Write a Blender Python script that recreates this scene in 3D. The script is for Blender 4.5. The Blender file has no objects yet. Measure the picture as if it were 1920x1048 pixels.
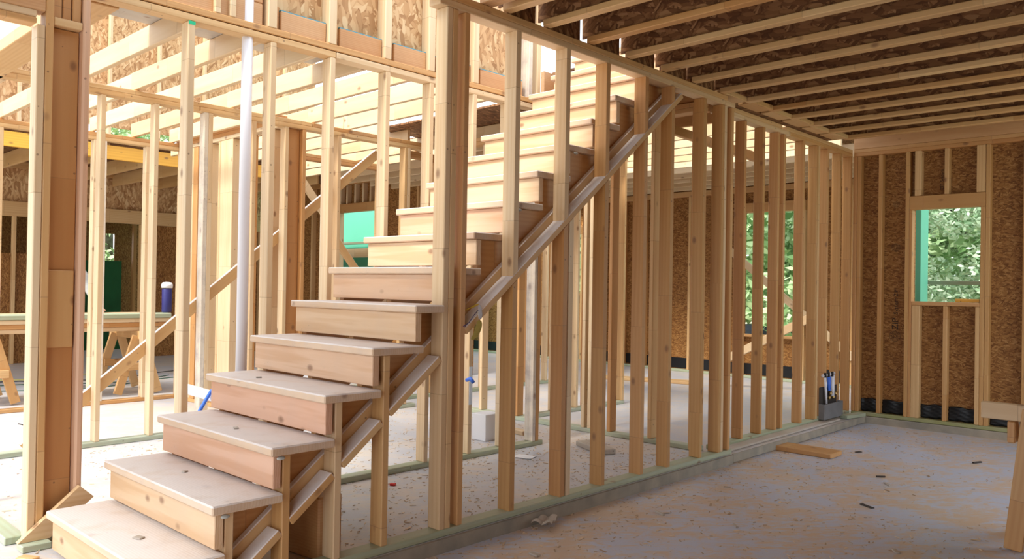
import bpy, bmesh, math, random
from mathutils import Vector, Matrix
random.seed(7)
SC = bpy.context.scene
COL = SC.collection

# ------------------------------------------------------------------ materials
def new_mat(name):
    m = bpy.data.materials.new(name); m.use_nodes = True
    nt = m.node_tree; b = nt.nodes['Principled BSDF']
    return m, nt, b
class NB:
    def __init__(s, nt): s.nt = nt
    def n(s, typ, **kw):
        x = s.nt.nodes.new(typ)
        for k, v in kw.items():
            if k.startswith('i_'):
                key = k[2:]; key = int(key) if key.isdigit() else key.replace('_', ' ')
                x.inputs[key].default_value = v
            else: setattr(x, k, v)
        return x
    def l(s, a, b): s.nt.links.new(a, b)
    def math(s, op, a, b=None, c=None):
        x = s.n('ShaderNodeMath', operation=op)
        for i, v in enumerate((a, b, c)):
            if v is None: continue
            if hasattr(v, 'links') or hasattr(v, 'is_linked'): s.l(v, x.inputs[i])
            else: x.inputs[i].default_value = v
        return x.outputs[0]
    def mix(s, fac, a, b, mode='MIX'):
        x = s.n('ShaderNodeMix', data_type='RGBA', blend_type=mode)
        for i, v in ((0, fac), (6, a), (7, b)):
            if hasattr(v, 'is_linked'): s.l(v, x.inputs[i])
            else: x.inputs[i].default_value = v
        return x.outputs[2]
    def ramp(s, fac, pts, interp='LINEAR'):
        x = s.n('ShaderNodeValToRGB'); x.color_ramp.interpolation = interp
        e = x.color_ramp.elements
        while len(e) < len(pts): e.new(0.5)
        for el, (p, c) in zip(e, pts):
            el.position = p; el.color = c if len(c) == 4 else (*c, 1)
        s.l(fac, x.inputs[0]); return x.outputs[0]
def c4(c): return (c[0], c[1], c[2], 1)

def wood_mat(name, axis, pal, grain=1.0, rough=0.50, dirt=0.0, joints=True, dust=0.0, wstr=0.30):
    m, nt, b = new_mat(name); N = NB(nt)
    tc = N.n('ShaderNodeTexCoord'); oi = N.n('ShaderNodeObjectInfo')
    sep = N.n('ShaderNodeSeparateXYZ'); N.l(tc.outputs['Object'], sep.inputs[0])
    A = sep.outputs[axis]; o1 = sep.outputs[(axis + 1) % 3]; o2 = sep.outputs[(axis + 2) % 3]
    rnd = oi.outputs['Random']
    r10 = N.math('MULTIPLY', rnd, 37.0)
    # finger-joint segments
    segf = N.math('ADD', N.math('DIVIDE', A, 0.74), N.math('MULTIPLY', rnd, 9.3))
    seg = N.math('FLOOR', segf)
    sh = N.math('ADD', N.math('MULTIPLY', seg, 3.17), r10) if joints else r10
    comb = N.n('ShaderNodeCombineXYZ')
    N.l(N.math('ADD', N.math('MULTIPLY', A, 0.9), sh), comb.inputs[0])
    N.l(N.math('ADD', N.math('MULTIPLY', o1, 14.0), sh), comb.inputs[1])
    N.l(N.math('MULTIPLY', o2, 14.0), comb.inputs[2])
    nz = N.n('ShaderNodeTexNoise', i_Scale=0.9, i_Detail=4.0, i_Roughness=0.6); N.l(comb.outputs[0], nz.inputs['Vector'])
    wv = N.n('ShaderNodeTexWave', wave_type='BANDS', bands_direction='Y', i_Scale=0.75 * grain, i_Distortion=9.0, i_Detail=3.0)
    wv.inputs['Detail Scale'].default_value = 0.45
    N.l(comb.outputs[0], wv.inputs['Vector'])
    wn = N.n('ShaderNodeTexWhiteNoise', noise_dimensions='1D'); N.l(sh, wn.inputs['W'])
    base = N.ramp(wn.outputs['Value'] if joints else rnd, [(0.0, pal[0]), (0.35, pal[1]), (0.7, pal[2]), (1.0, pal[3])])
    base2 = N.ramp(rnd, [(0.0, pal[0]), (0.5, pal[1]), (0.8, pal[2]), (1.0, pal[3])])
    base = N.mix(0.72, base, base2)
    dark = N.mix(1.0, base, (0.80, 0.66, 0.50, 1), 'MULTIPLY')
    wf = N.math('MULTIPLY', N.ramp(wv.outputs['Fac'], [(0.25, (0, 0, 0)), (0.9, (1, 1, 1))]), wstr)
    col = N.mix(wf, base, dark)
    col = N.mix(N.math('MULTIPLY', N.ramp(nz.outputs['Fac'], [(0.4, (0, 0, 0)), (0.72, (1, 1, 1))]), 0.45), col, dark)
    # knots
    kc = N.n('ShaderNodeCombineXYZ')
    N.l(N.math('ADD', N.math('MULTIPLY', A, 5.5), r10), kc.inputs[0])
    N.l(N.math('ADD', N.math('MULTIPLY', o1, 9.0), r10), kc.inputs[1]); N.l(N.math('MULTIPLY', o2, 9.0), kc.inputs[2])
    vo = N.n('ShaderNodeTexVoronoi', i_Scale=1.0); N.l(kc.outputs[0], vo.inputs['Vector'])
    ksep = N.n('ShaderNodeSeparateColor'); N.l(vo.outputs['Color'], ksep.inputs[0])
    kmask = N.math('MULTIPLY', N.ramp(vo.outputs['Distance'], [(0.07, (1, 1, 1)), (0.19, (0, 0, 0))]),
                   N.math('GREATER_THAN', ksep.outputs[0], 0.55))
    col = N.mix(N.math('MULTIPLY', kmask, 0.75), col, (0.20, 0.085, 0.035, 1))
    # nail heads and flecks
    fc = N.n('ShaderNodeTexVoronoi', i_Scale=17.0); N.l(tc.outputs['Object'], fc.inputs['Vector'])
    fs = N.n('ShaderNodeSeparateColor'); N.l(fc.outputs['Color'], fs.inputs[0])
    fm = N.math('MULTIPLY', N.math('LESS_THAN', fc.outputs['Distance'], 0.10), N.math('GREATER_THAN', fs.outputs[1], 0.80))
    col = N.mix(N.math('MULTIPLY', fm, 0.6), col, (0.12, 0.06, 0.035, 1))
    if joints:
        fr = N.math('FRACT', segf)
        jl = N.math('MULTIPLY', N.math('LESS_THAN', fr, 0.006), 0.35)
        col = N.mix(jl, col, (0.25, 0.13, 0.06, 1))
    if dirt > 0:
        dn = N.n('ShaderNodeTexNoise', i_Scale=6.0, i_Detail=6.0, i_Roughness=0.65); N.l(tc.outputs['Object'], dn.inputs['Vector'])
        col = N.mix(N.math('MULTIPLY', N.ramp(dn.outputs['Fac'], [(0.45, (0, 0, 0)), (0.7, (1, 1, 1))]), dirt), col, (0.42, 0.36, 0.33, 1))
        d2 = N.n('ShaderNodeTexNoise', i_Scale=45.0, i_Detail=2.0); N.l(tc.outputs['Object'], d2.inputs['Vector'])
        col = N.mix(N.math('MULTIPLY', N.math('GREATER_THAN', d2.outputs['Fac'], 0.73), 0.5 * dirt + .2), col, (0.2, 0.15, 0.12, 1))
    if dust > 0:      # whitens upward faces: dust together with sky light painted into the colour
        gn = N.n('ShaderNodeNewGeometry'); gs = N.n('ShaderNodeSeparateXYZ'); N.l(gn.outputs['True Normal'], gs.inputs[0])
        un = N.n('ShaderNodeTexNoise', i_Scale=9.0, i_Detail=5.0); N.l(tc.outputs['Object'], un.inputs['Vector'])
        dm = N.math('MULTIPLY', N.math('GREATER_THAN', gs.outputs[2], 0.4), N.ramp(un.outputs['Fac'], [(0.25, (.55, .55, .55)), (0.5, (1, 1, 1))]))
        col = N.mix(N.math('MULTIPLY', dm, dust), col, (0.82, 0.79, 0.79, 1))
    N.l(col, b.inputs['Base Color']); b.inputs['Roughness'].default_value = rough
    b.inputs['Specular IOR Level'].default_value = 0.55
    bp = N.n('ShaderNodeBump', i_Strength=0.12, i_Distance=0.002); N.l(wv.outputs['Fac'], bp.inputs['Height']); N.l(bp.outputs[0], b.inputs['Normal'])
    return m
PINE = [(0.69, 0.475, 0.245), (0.645, 0.415, 0.195), (0.61, 0.365, 0.150), (0.56, 0.295, 0.105)]
FIR = [(0.62, 0.365, 0.155), (0.57, 0.31, 0.12), (0.53, 0.27, 0.095), (0.49, 0.225, 0.075)]
PALE = [(0.745, 0.595, 0.40), (0.71, 0.545, 0.345), (0.685, 0.50, 0.30), (0.655, 0.45, 0.25)]
TREAD = [(0.68, 0.54, 0.41), (0.66, 0.50, 0.36), (0.64, 0.47, 0.33), (0.63, 0.43, 0.30)]
RISERC = [(0.72, 0.54, 0.36), (0.69, 0.49, 0.31), (0.66, 0.43, 0.29), (0.66, 0.38, 0.26)]
GREEN = [(0.42, 0.47, 0.33), (0.38, 0.46, 0.33), (0.44, 0.50, 0.40), (0.36, 0.42, 0.27)]
def trio(n, pal, **k): return [wood_mat('%s_%s' % (n, 'xyz'[a]), a, pal, **k) for a in range(3)]
M_AMBER = trio('amber_pine', [(0.57, 0.335, 0.125), (0.53, 0.295, 0.105), (0.50, 0.265, 0.09), (0.47, 0.23, 0.075)])
M_PINE = trio('pine', PINE); M_FIR = trio('fir', FIR); M_PALE = trio('pale_pine', PALE)
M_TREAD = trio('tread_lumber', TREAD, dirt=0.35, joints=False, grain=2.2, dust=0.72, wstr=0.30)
M_TOPLIT = trio('dusty_toplit_pine', PINE, dust=0.92, joints=False)  # bright tops: sky glare painted in along with the dust
M_RISER = trio('riser_lumber', RISERC, dirt=0.10, joints=False, grain=2.6, wstr=0.55)
M_GREEN = trio('treated_lumber', GREEN, joints=False, dirt=0.3)
M_OLIVE = trio('olive_treated_lumber', [(0.30, 0.31, 0.13), (0.30, 0.31, 0.13), (0.28, 0.28, 0.12), (0.26, 0.27, 0.12)], joints=False, dirt=0.3)
M_WHITEWASH = trio('mottled_lumber', [(0.74, 0.70, 0.64), (0.70, 0.63, 0.52), (0.74, 0.68, 0.6), (0.7, 0.6, 0.5)], dirt=0.95, joints=False)
M_GREYWOOD = trio('weathered_lumber', [(0.50, 0.47, 0.43), (0.52, 0.48, 0.42), (0.48, 0.43, 0.37), (0.45, 0.41, 0.36)], joints=False, dirt=0.5)
M_LVL = trio('laminated_lumber', [(0.62, 0.37, 0.19), (0.60, 0.35, 0.17), (0.58, 0.32, 0.15), (0.56, 0.30, 0.13)], joints=False, grain=2.5)
M_YELLOW = trio('yellow_coated_lumber', [(0.85, 0.48, 0.06), (0.85, 0.48, 0.06), (0.80, 0.45, 0.08), (0.8, 0.42, 0.05)], joints=False)

def osb_mat(name, cols, scale=1.0, rough=0.6):
    out = []
    for plane in range(3):
        m, nt, b = new_mat('%s_%s' % (name, 'xyz'[plane])); N = NB(nt)
        tc = N.n('ShaderNodeTexCoord'); sep = N.n('ShaderNodeSeparateXYZ'); N.l(tc.outputs['Object'], sep.inputs[0])
        comb = N.n('ShaderNodeCombineXYZ'); N.l(sep.outputs[(plane + 1) % 3], comb.inputs[0]); N.l(sep.outputs[(plane + 2) % 3], comb.inputs[1])
        nz = N.n('ShaderNodeTexNoise', i_Scale=7.0 * scale, i_Detail=2.0); N.l(comb.outputs[0], nz.inputs['Vector'])
        v1 = N.n('ShaderNodeVectorMath', operation='MULTIPLY_ADD'); N.l(nz.outputs['Color'], v1.inputs[0])
        v1.inputs[1].default_value = (0.05 / scale,) * 3; N.l(comb.outputs[0], v1.inputs[2])
        val = None
        for i, (rot, sc) in enumerate([(0.15, (10, 48)), (-0.75, (12, 52)), (0.95, (11, 50)), (1.75, (13, 46))]):
            mp = N.n('ShaderNodeMapping', vector_type='TEXTURE'); mp.inputs['Rotation'].default_value = (0, 0, rot)
            mp.inputs['Scale'].default_value = (1 / (sc[0] * scale), 1 / (sc[1] * scale), 1); mp.inputs['Location'].default_value = (i * 3.3, i * 1.7, 0); N.l(v1.outputs[0], mp.inputs['Vector'])
            vo = N.n('ShaderNodeTexVoronoi', voronoi_dimensions='2D', i_Scale=1.0); N.l(mp.outputs[0], vo.inputs['Vector'])
            sp = N.n('ShaderNodeSeparateColor'); N.l(vo.outputs['Color'], sp.inputs[0])
            edge = N.math('MULTIPLY', N.math('GREATER_THAN', vo.outputs['Distance'], 0.62), 0.25)
            c = N.math('SUBTRACT', sp.outputs[0], edge)
            val = c if val is None else N.mix(N.math('GREATER_THAN', sp.outputs[1], 0.5), val, c)
        col = N.ramp(val, [(0.0, cols[0]), (0.35, cols[1]), (0.7, cols[2]), (1.0, cols[3])])
        N.l(col, b.inputs['Base Color']); b.inputs['Roughness'].default_value = rough; b.inputs['Specular IOR Level'].default_value = 0.3
        out.append(m)
    return OSBM(out)
class OSBM(list): pass
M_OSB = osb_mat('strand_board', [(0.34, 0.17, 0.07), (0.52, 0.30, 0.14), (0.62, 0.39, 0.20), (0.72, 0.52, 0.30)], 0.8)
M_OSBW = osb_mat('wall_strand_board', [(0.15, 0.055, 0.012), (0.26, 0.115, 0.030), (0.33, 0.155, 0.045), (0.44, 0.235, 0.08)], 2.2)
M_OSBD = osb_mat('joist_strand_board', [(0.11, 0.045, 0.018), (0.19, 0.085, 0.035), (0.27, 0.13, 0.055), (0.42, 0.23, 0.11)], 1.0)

def plain(name, col, rough=0.6, metal=0.0, noise=0.0, nscale=8.0, col2=None, spec=0.4):
    m, nt, b = new_mat(name); N = NB(nt)
    if noise > 0:
        tc = N.n('ShaderNodeTexCoord'); nz = N.n('ShaderNodeTexNoise', i_Scale=nscale, i_Detail=5.0); N.l(tc.outputs['Object'], nz.inputs['Vector'])
        c2 = col2 or tuple(x * 0.6 for x in col)
        N.l(N.mix(N.math('MULTIPLY', N.ramp(nz.outputs['Fac'], [(0.35, (0, 0, 0)), (0.7, (1, 1, 1))]), noise), c4(col), c4(c2)), b.inputs['Base Color'])
    else: b.inputs['Base Color'].default_value = c4(col)
    b.inputs['Roughness'].default_value = rough; b.inputs['Metallic'].default_value = metal; b.inputs['Specular IOR Level'].default_value = spec
    return m
M_BLACK = plain('black_membrane', (0.006, 0.007, 0.009), 0.35)
M_PVC = plain('white_plastic_pipe', (0.80, 0.80, 0.86), 0.35)
M_BLUE = plain('blue_tubing', (0.06, 0.18, 0.75), 0.4)
M_NAVY = plain('navy_plastic', (0.03, 0.03, 0.16), 0.4)
M_WHITE = plain('white_paper', (0.78, 0.78, 0.80), 0.7)
M_SCRAP = plain('brown_paper_scrap', (0.55, 0.48, 0.40), 0.8, noise=0.5)
M_RED = plain('red_plastic', (0.65, 0.03, 0.03), 0.5)
M_GREY = plain('grey_plastic', (0.20, 0.20, 0.21), 0.5, noise=0.4)
M_STEEL = plain('galvanised_steel', (0.55, 0.58, 0.64), 0.4, 0.7)
M_BRASS = plain('brass_fitting', (0.6, 0.42, 0.18), 0.35, 0.9)
M_MINT = plain('mint_sheathing', (0.16, 0.62, 0.44), 0.55, noise=0.12, nscale=1.5)
M_CHAR = plain('dark_debris', (0.05, 0.04, 0.035), 0.8)
M_GLOVE = plain('yellow_fabric', (0.62, 0.42, 0.03), 0.8, noise=0.5, nscale=30)
M_GLOVE2 = plain('olive_fabric', (0.42, 0.33, 0.08), 0.85, noise=0.5, nscale=40)
M_MUSH = plain('grey_mesh_plastic', (0.55, 0.55, 0.58), 0.6, noise=0.4, nscale=60)
M_TARP = plain('green_tarp', (0.02, 0.16, 0.06), 0.5, noise=0.6, nscale=3)
M_GLUE = plain('grey_adhesive', (0.42, 0.44, 0.42), 0.5)
M_CORDK = plain('dark_green_cord', (0.03, 0.12, 0.08), 0.6)
M_CORDB = plain('black_cord', (0.02, 0.02, 0.02), 0.6)
M_CORDY = plain('yellow_cord', (0.7, 0.65, 0.15), 0.6)
M_INK = plain('black_ink', (0.015, 0.012, 0.01), 0.7)
M_BARK = plain('bark', (0.16, 0.12, 0.10), 0.9, noise=0.8, nscale=9, col2=(0.34, 0.32, 0.30))
M_SKIN = plain('skin', (0.55, 0.30, 0.20), 0.55)
M_SHIRT = plain('grey_cloth', (0.50, 0.52, 0.52), 0.85, noise=0.4, nscale=20)
M_TROUS = plain('olive_trousers', (0.16, 0.14, 0.10), 0.85, noise=0.5, nscale=10)
M_HARD = plain('white_helmet_plastic', (0.75, 0.75, 0.74), 0.35)
M_BOOT = plain('brown_leather', (0.12, 0.06, 0.03), 0.7)

def floor_mat(name, conc, conc2, dust, dust_amt, scale=1.0):
    m, nt, b = new_mat(name); N = NB(nt)
    tc = N.n('ShaderNodeTexCoord')
    a = N.n('ShaderNodeTexNoise', i_Scale=1.3 * scale, i_Detail=7.0, i_Roughness=0.62, i_Distortion=0.6); N.l(tc.outputs['Object'], a.inputs['Vector'])
    mp = N.n('ShaderNodeMapping', vector_type='TEXTURE'); mp.inputs['Rotation'].default_value = (0, 0, 0.9); mp.inputs['Scale'].default_value = (1, 0.42, 1); N.l(tc.outputs['Object'], mp.inputs[0])
    d = N.n('ShaderNodeTexNoise', i_Scale=5.0 * scale, i_Detail=9.0, i_Roughness=0.75, i_Distortion=1.2); N.l(mp.outputs[0], d.inputs['Vector'])
    e = N.n('ShaderNodeTexNoise', i_Scale=70.0, i_Detail=3.0); N.l(tc.outputs['Object'], e.inputs['Vector'])
    col = N.mix(a.outputs['Fac'], c4(conc), c4(conc2))
    dm = N.math('ADD', N.math('MULTIPLY', a.outputs['Fac'], 0.45), N.math('MULTIPLY', d.outputs['Fac'], 0.60))
    col = N.mix(N.math('MULTIPLY', N.ramp(dm, [(0.485, (0, 0, 0)), (0.575, (1, 1, 1))]), dust_amt), col, c4(dust))
    col = N.mix(N.math('MULTIPLY', N.math('GREATER_THAN', e.outputs['Fac'], 0.70), 0.5), col, (0.25, 0.16, 0.10, 1))
    N.l(col, b.inputs['Base Color']); b.inputs['Roughness'].default_value = 0.42; b.inputs['Specular IOR Level'].default_value = 0.6
    bp = N.n('ShaderNodeBump', i_Strength=0.25, i_Distance=0.004); N.l(d.outputs['Fac'], bp.inputs['Height']); N.l(bp.outputs[0], b.inputs['Normal'])
    return m
M_SLAB = floor_mat('concrete_slab', (0.42, 0.43, 0.47), (0.58, 0.58, 0.62), (0.62, 0.53, 0.44), 0.75)
M_SUNK = floor_mat('dusty_concrete', (0.44, 0.48, 0.60), (0.60, 0.63, 0.73), (0.62, 0.45, 0.30), 0.9, 1.3)
M_CURB = plain('concrete_curb', (0.27, 0.25, 0.21), 0.85, noise=0.8, nscale=7, col2=(0.42, 0.36, 0.28), spec=0.2)
M_GRASS = plain('grass_ground', (0.30, 0.34, 0.16), 0.9, noise=0.9, nscale=0.7, col2=(0.52, 0.47, 0.36))
def leaf_mat(name, c1, c2):
    m, nt, b = new_mat(name); N = NB(nt)
    g = N.n('ShaderNodeNewGeometry')
    N.l(N.ramp(g.outputs['Random Per Island'], [(0, c1), (1, c2)]), b.inputs['Base Color'])
    b.inputs['Roughness'].default_value = 0.45
    return m
M_LEAF = leaf_mat('leaves', (0.20, 0.38, 0.14), (0.62, 0.78, 0.46))
M_LEAF2 = leaf_mat('pale_leaves', (0.30, 0.50, 0.28), (0.74, 0.86, 0.68))
M_CHIP = leaf_mat('wood_shavings', (0.36, 0.24, 0.14), (0.80, 0.62, 0.42))

# ------------------------------------------------------------------ mesh helpers
def bm_box(bm, sx, sy, sz, loc=(0, 0, 0), rot=None, bev=0.003):
    r = bmesh.ops.create_cube(bm, size=1.0)
    vs = r['verts']
    bmesh.ops.scale(bm, vec=(sx, sy, sz), verts=vs)
    if bev and min(sx, sy, sz) > bev * 3:
        es = list({e for v in vs for e in v.link_edges})
        rb = bmesh.ops.bevel(bm, geom=es, offset=bev, segments=1, affect='EDGES', profile=0.6)
        vs = list({v for f in rb['faces'] for v in f.verts} | {v for v in vs if v.is_valid})
    if rot is not None: bmesh.ops.rotate(bm, cent=(0, 0, 0), matrix=rot, verts=vs)
    bmesh.ops.translate(bm, vec=loc, verts=vs)
    return vs
def link(name, bm, mat, parent=None, loc=(0, 0, 0), rot=None, smooth=False):
    me = bpy.data.meshes.new(name); bm.to_mesh(me); bm.free()
    if isinstance(mat, (list, tuple)):
        for x in mat: me.materials.append(x)
    else: me.materials.append(mat)
    if smooth:
        for p in me.polygons: p.use_smooth = True
    o = bpy.data.objects.new(name, me); COL.objects.link(o)
    L = Vector(loc)
    if parent is not None:
        o.parent = parent; L = L - world_loc(parent)
    o.location = L
    if rot is not None: o.rotation_euler = rot
    return o
def world_loc(o):
    v = Vector(o.location)
    while o.parent: o = o.parent; v += Vector(o.location)
    return v
def empty(name, loc, label, cat, group=None, kind=None):
    o = bpy.data.objects.new(name, None); o.empty_display_size = 0.1; COL.objects.link(o)
    o.location = loc; return tag(o, label, cat, group, kind)
def tag(o, label=None, cat=None, group=None, kind=None):
    if label: o['label'] = label
    if cat: o['category'] = cat
    if group: o['group'] = group
    if kind: o['kind'] = kind
    return o
_cache = {}
def pick(mats, sx, sy, sz):
    if isinstance(mats, OSBM):
        d = (sx, sy, sz); return mats[d.index(min(d))]
    if not isinstance(mats, list): return mats
    d = (sx, sy, sz); return mats[d.index(max(d))]
def board(name, x0, x1, y0, y1, z0, z1, mats, parent=None, bev=0.004):
    sx, sy, sz = abs(x1 - x0), abs(y1 - y0), abs(z1 - z0)
    mat = pick(mats, sx, sy, sz)
    key = (round(sx, 3), round(sy, 3), round(sz, 3), mat.name, bev)
    c = Vector(((x0 + x1) / 2, (y0 + y1) / 2, (z0 + z1) / 2))
    if key in _cache:
        o = bpy.data.objects.new(name, _cache[key]); COL.objects.link(o)
        if parent is not None: o.parent = parent; c = c - world_loc(parent)
        o.location = c; return o
    bm = bmesh.new(); bm_box(bm, sx, sy, sz, bev=bev)
    o = link(name, bm, mat, parent, c); _cache[key] = o.data
    return o
def beam_between(name, a, b, w, t, mats, parent=None, up=Vector((1, 0, 0)), bev=0.004):
    """board from a to b (centre line); w = size along `up`-perpendicular in-plane, t = thickness along up"""
    a = Vector(a); b = Vector(b); d = b - a; L = d.length; z = d.normalized()
    x = (up - z * up.dot(z)).normalized(); y = z.cross(x)
    bm = bmesh.new(); bm_box(bm, t, w, L, bev=bev)
    o = link(name, bm, mats[2] if isinstance(mats, list) else mats, parent, (a + b) / 2)
    o.rotation_euler = Matrix((x, y, z)).transposed().to_euler()
    return o
def tube(name, pts, r, mat, parent=None, seg=12, radii=None):
    pts = [Vector(p) for p in pts]; c = sum(pts, Vector()) / len(pts)
    bm = bmesh.new(); rings = []; prev = None
    for i, p in enumerate(pts):
        d = (pts[min(i + 1, len(pts) - 1)] - pts[max(i - 1, 0)]).normalized()
        u = prev if prev is not None else (Vector((0, 0, 1)) if abs(d.z) < 0.9 else Vector((1, 0, 0)))
        u = (u - d * u.dot(d)).normalized(); v = d.cross(u); prev = u
        rr = radii[i] if radii else r
        rings.append([bm.verts.new(p - c + (u * math.cos(2 * math.pi * k / seg) + v * math.sin(2 * math.pi * k / seg)) * rr) for k in range(seg)])
    for a, b in zip(rings, rings[1:]):
        for k in range(seg): bm.faces.new((a[k], a[(k + 1) % seg], b[(k + 1) % seg], b[k]))
    bm.faces.new(rings[0][::-1]); bm.faces.new(rings[-1])
    return link(name, bm, mat, parent, c, smooth=True)
def prism_x(name, yz, x0, x1, mat, parent=None, bev=0.002):
    """extrude a polygon in the (y, z) plane along x"""
    c = Vector(((x0 + x1) / 2, sum(p[0] for p in yz) / len(yz), sum(p[1] for p in yz) / len(yz)))
    bm = bmesh.new()
    A = [bm.verts.new((x0 - c.x, y - c.y, z - c.z)) for y, z in yz]; B = [bm.verts.new((x1 - c.x, y - c.y, z - c.z)) for y, z in yz]
    n = len(yz); bm.faces.new(A[::-1]); bm.faces.new(B)
    for i in range(n): bm.faces.new((A[i], A[(i + 1) % n], B[(i + 1) % n], B[i]))
    bmesh.ops.recalc_face_normals(bm, faces=bm.faces)
    return link(name, bm, mat, parent, c)

PT = 0.038; SB = 0.038; ST = 2.695; TP1 = 2.733; TP2 = 2.771

# ------------------------------------------------------------------ setting: floors, ceiling
def struct(name, bm, mat, loc): o = link(name, bm, mat, None, loc); o['kind'] = 'structure'; return o
bm = bmesh.new(); bm_box(bm, 12.4, 16.0, 0.25, bev=0); struct('floor', bm, M_SLAB, (-6.2, 3.5, -0.125))
SUNK = -0.072
bm = bmesh.new(); bm_box(bm, 5.6, 13.6, 0.2, bev=0); struct('floor', bm, M_SUNK, (2.8, 1.82, SUNK - 0.1))
bm = bmesh.new(); bm_box(bm, 120, 120, 0.1, bev=0); struct('ground', bm, M_GRASS, (-10, 40, -0.5))
bm = bmesh.new(); bm_box(bm, 0.02, 5.70 + 3.5, -SUNK - 0.002, bev=0); 
struct('trim_curb', bm, M_CURB, (0.011, 1.10, SUNK / 2 - 0.001))
bm = bmesh.new(); bm_box(bm, 5.6, 0.16, 0.12, bev=0.006); struct('trim_curb', bm, M_CURB, (2.80, 8.60, -0.062))
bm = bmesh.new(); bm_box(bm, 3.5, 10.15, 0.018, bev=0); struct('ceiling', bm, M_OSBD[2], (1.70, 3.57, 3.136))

# ------------------------------------------------------------------ I-joists over the right room
def ordinal(i): return ['first', 'second', 'third', 'fourth', 'fifth', 'sixth', 'seventh', 'eighth', 'ninth', 'tenth', 'eleventh', 'twelfth', 'thirteenth', 'fourteenth', 'fifteenth', 'sixteenth', 'seventeenth', 'eighteenth'][i]
JX0, JX1 = 0.0, 3.39
jy = [3.085 + 0.07] + [3.42 + 0.4085 * k for k in range(13)]
jy = [3.09, 3.42] + [3.83 + 0.406 * k for k in range(11)]
proto = None
def copy_tree(o, parent=None):
    c = o.copy(); COL.objects.link(c); c.parent = parent
    for ch in list(o.children): copy_tree(ch, c)
    return c
for i, y in enumerate(jy):
    lab = 'engineered ceiling joist with strand board web, %s from the camera in the right room' % ordinal(i)
    if proto is None:
        t = empty('engineered_joist', (0, y, TP2), lab, 'joist', 'engineered ceiling joists over the right room')
        board('bottom_flange', JX0, JX1, y - 0.005, y + 0.059, TP2, TP2 + 0.038, M_PINE, t)
        board('top_flange', JX0 - .08, JX1, y - 0.005, y + 0.059, 3.089, 3.127, M_PINE, t)
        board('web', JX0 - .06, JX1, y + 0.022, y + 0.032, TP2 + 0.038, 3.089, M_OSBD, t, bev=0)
        proto = t
    else:
        t = copy_tree(proto); t.location = (0, y, TP2)
        tag(t, lab)
# doubled laminated beam that starts the joist field
t = empty('ceiling_beam', (0, 2.9, TP2), 'deep orange laminated beam at the near end of the right room ceiling joists', 'beam')
board('ply', -0.02, 3.39, 2.93, 2.972, TP2, 3.12, M_LVL, t); board('ply', -0.02, 3.39, 2.974, 3.016, TP2, 3.12, M_LVL, t)
# rim boards between joist ends, with the open slots beside each joist
for i, (a, b) in enumerate(zip(jy[:-1], jy[1:])):
    if a < 5.1:
        o = board('rim_board', -0.055, -0.03, a + 0.065, b - 0.035, TP2 + .001, 3.12, M_OSBD, None, bev=0)
        tag(o, 'strand board rim panel closing the bay between ceiling joists %s and %s' % (ordinal(i), ordinal(i + 1)), 'rim board', 'rim panels above the stair partition')
    else:
        o = board('joist_blocking', -0.10, 0.045 if i % 2 else 0.02, a + 0.062, b - 0.008, TP2 + .001, TP2 + 0.040, M_PINE, None)
        tag(o, 'pale blocking laid on the plate between ceiling joists %s and %s' % (ordinal(i), ordinal(i + 1)), 'blocking', 'blocking on the far stretch of top plate')
        o2 = board('rim_board', -0.165, -0.101, a - 0.006, b - 0.008, TP2 + .001, 3.12, M_OSBD, None, bev=0)
        tag(o2, 'strand board rim panel behind the blocking between ceiling joists %s and %s' % (ordinal(i), ordinal(i + 1)), 'rim board', 'rim panels above the far partition')

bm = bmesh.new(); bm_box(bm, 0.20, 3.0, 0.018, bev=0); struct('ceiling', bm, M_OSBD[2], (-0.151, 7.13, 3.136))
o = board('rim_joist', -0.14, 3.39, 8.53, 8.57, TP2 + .001, 3.12, M_LVL, None); tag(o, 'laminated rim joist above the top plate of the back window wall', 'rim joist')
# ------------------------------------------------------------------ stairs
RISE, RUN, Y1 = 0.1962, 0.2522, 1.226
XL, XR = -1.10, 0.0325
st = empty('staircase', (-0.55, Y1, 0), 'open straight staircase of rough lumber treads climbing between the two stud walls', 'staircase')
def ynose(k): return Y1 + (k - 1) * RUN
for k in range(1, 17):
    y = ynose(k); z = k * RISE
    xr = XR if k <= 6 else -0.093
    bm = bmesh.new()
    if k <= 5: bm_box(bm, xr - XL, 0.312, PT, ((xr + XL) / 2, y + .156, z - PT / 2), bev=0.006)
    elif k == 6:
        bm_box(bm, xr - XL, 0.190, PT, ((xr + XL) / 2, y + .095, z - PT / 2), bev=0.006)
        bm_box(bm, -0.093 - XL, 0.124, PT, ((-0.093 + XL) / 2, y + .250, z - PT / 2), bev=0.0)
    else: bm_box(bm, xr - XL, 0.312, PT, ((xr + XL) / 2, y + .156, z - PT / 2), bev=0.005)
    c = Vector(((xr + XL) / 2, y + .143, z - PT / 2))
    bmesh.ops.translate(bm, vec=-c, verts=bm.verts)
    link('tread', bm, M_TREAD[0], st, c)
    rx = XR - 0.028 if k <= 6 else -0.10
    board('riser', XL + 0.02, rx, y + 0.024, y + 0.062, z - PT - 0.142, z - PT - 0.001, M_RISER, st, bev=0.003)
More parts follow.
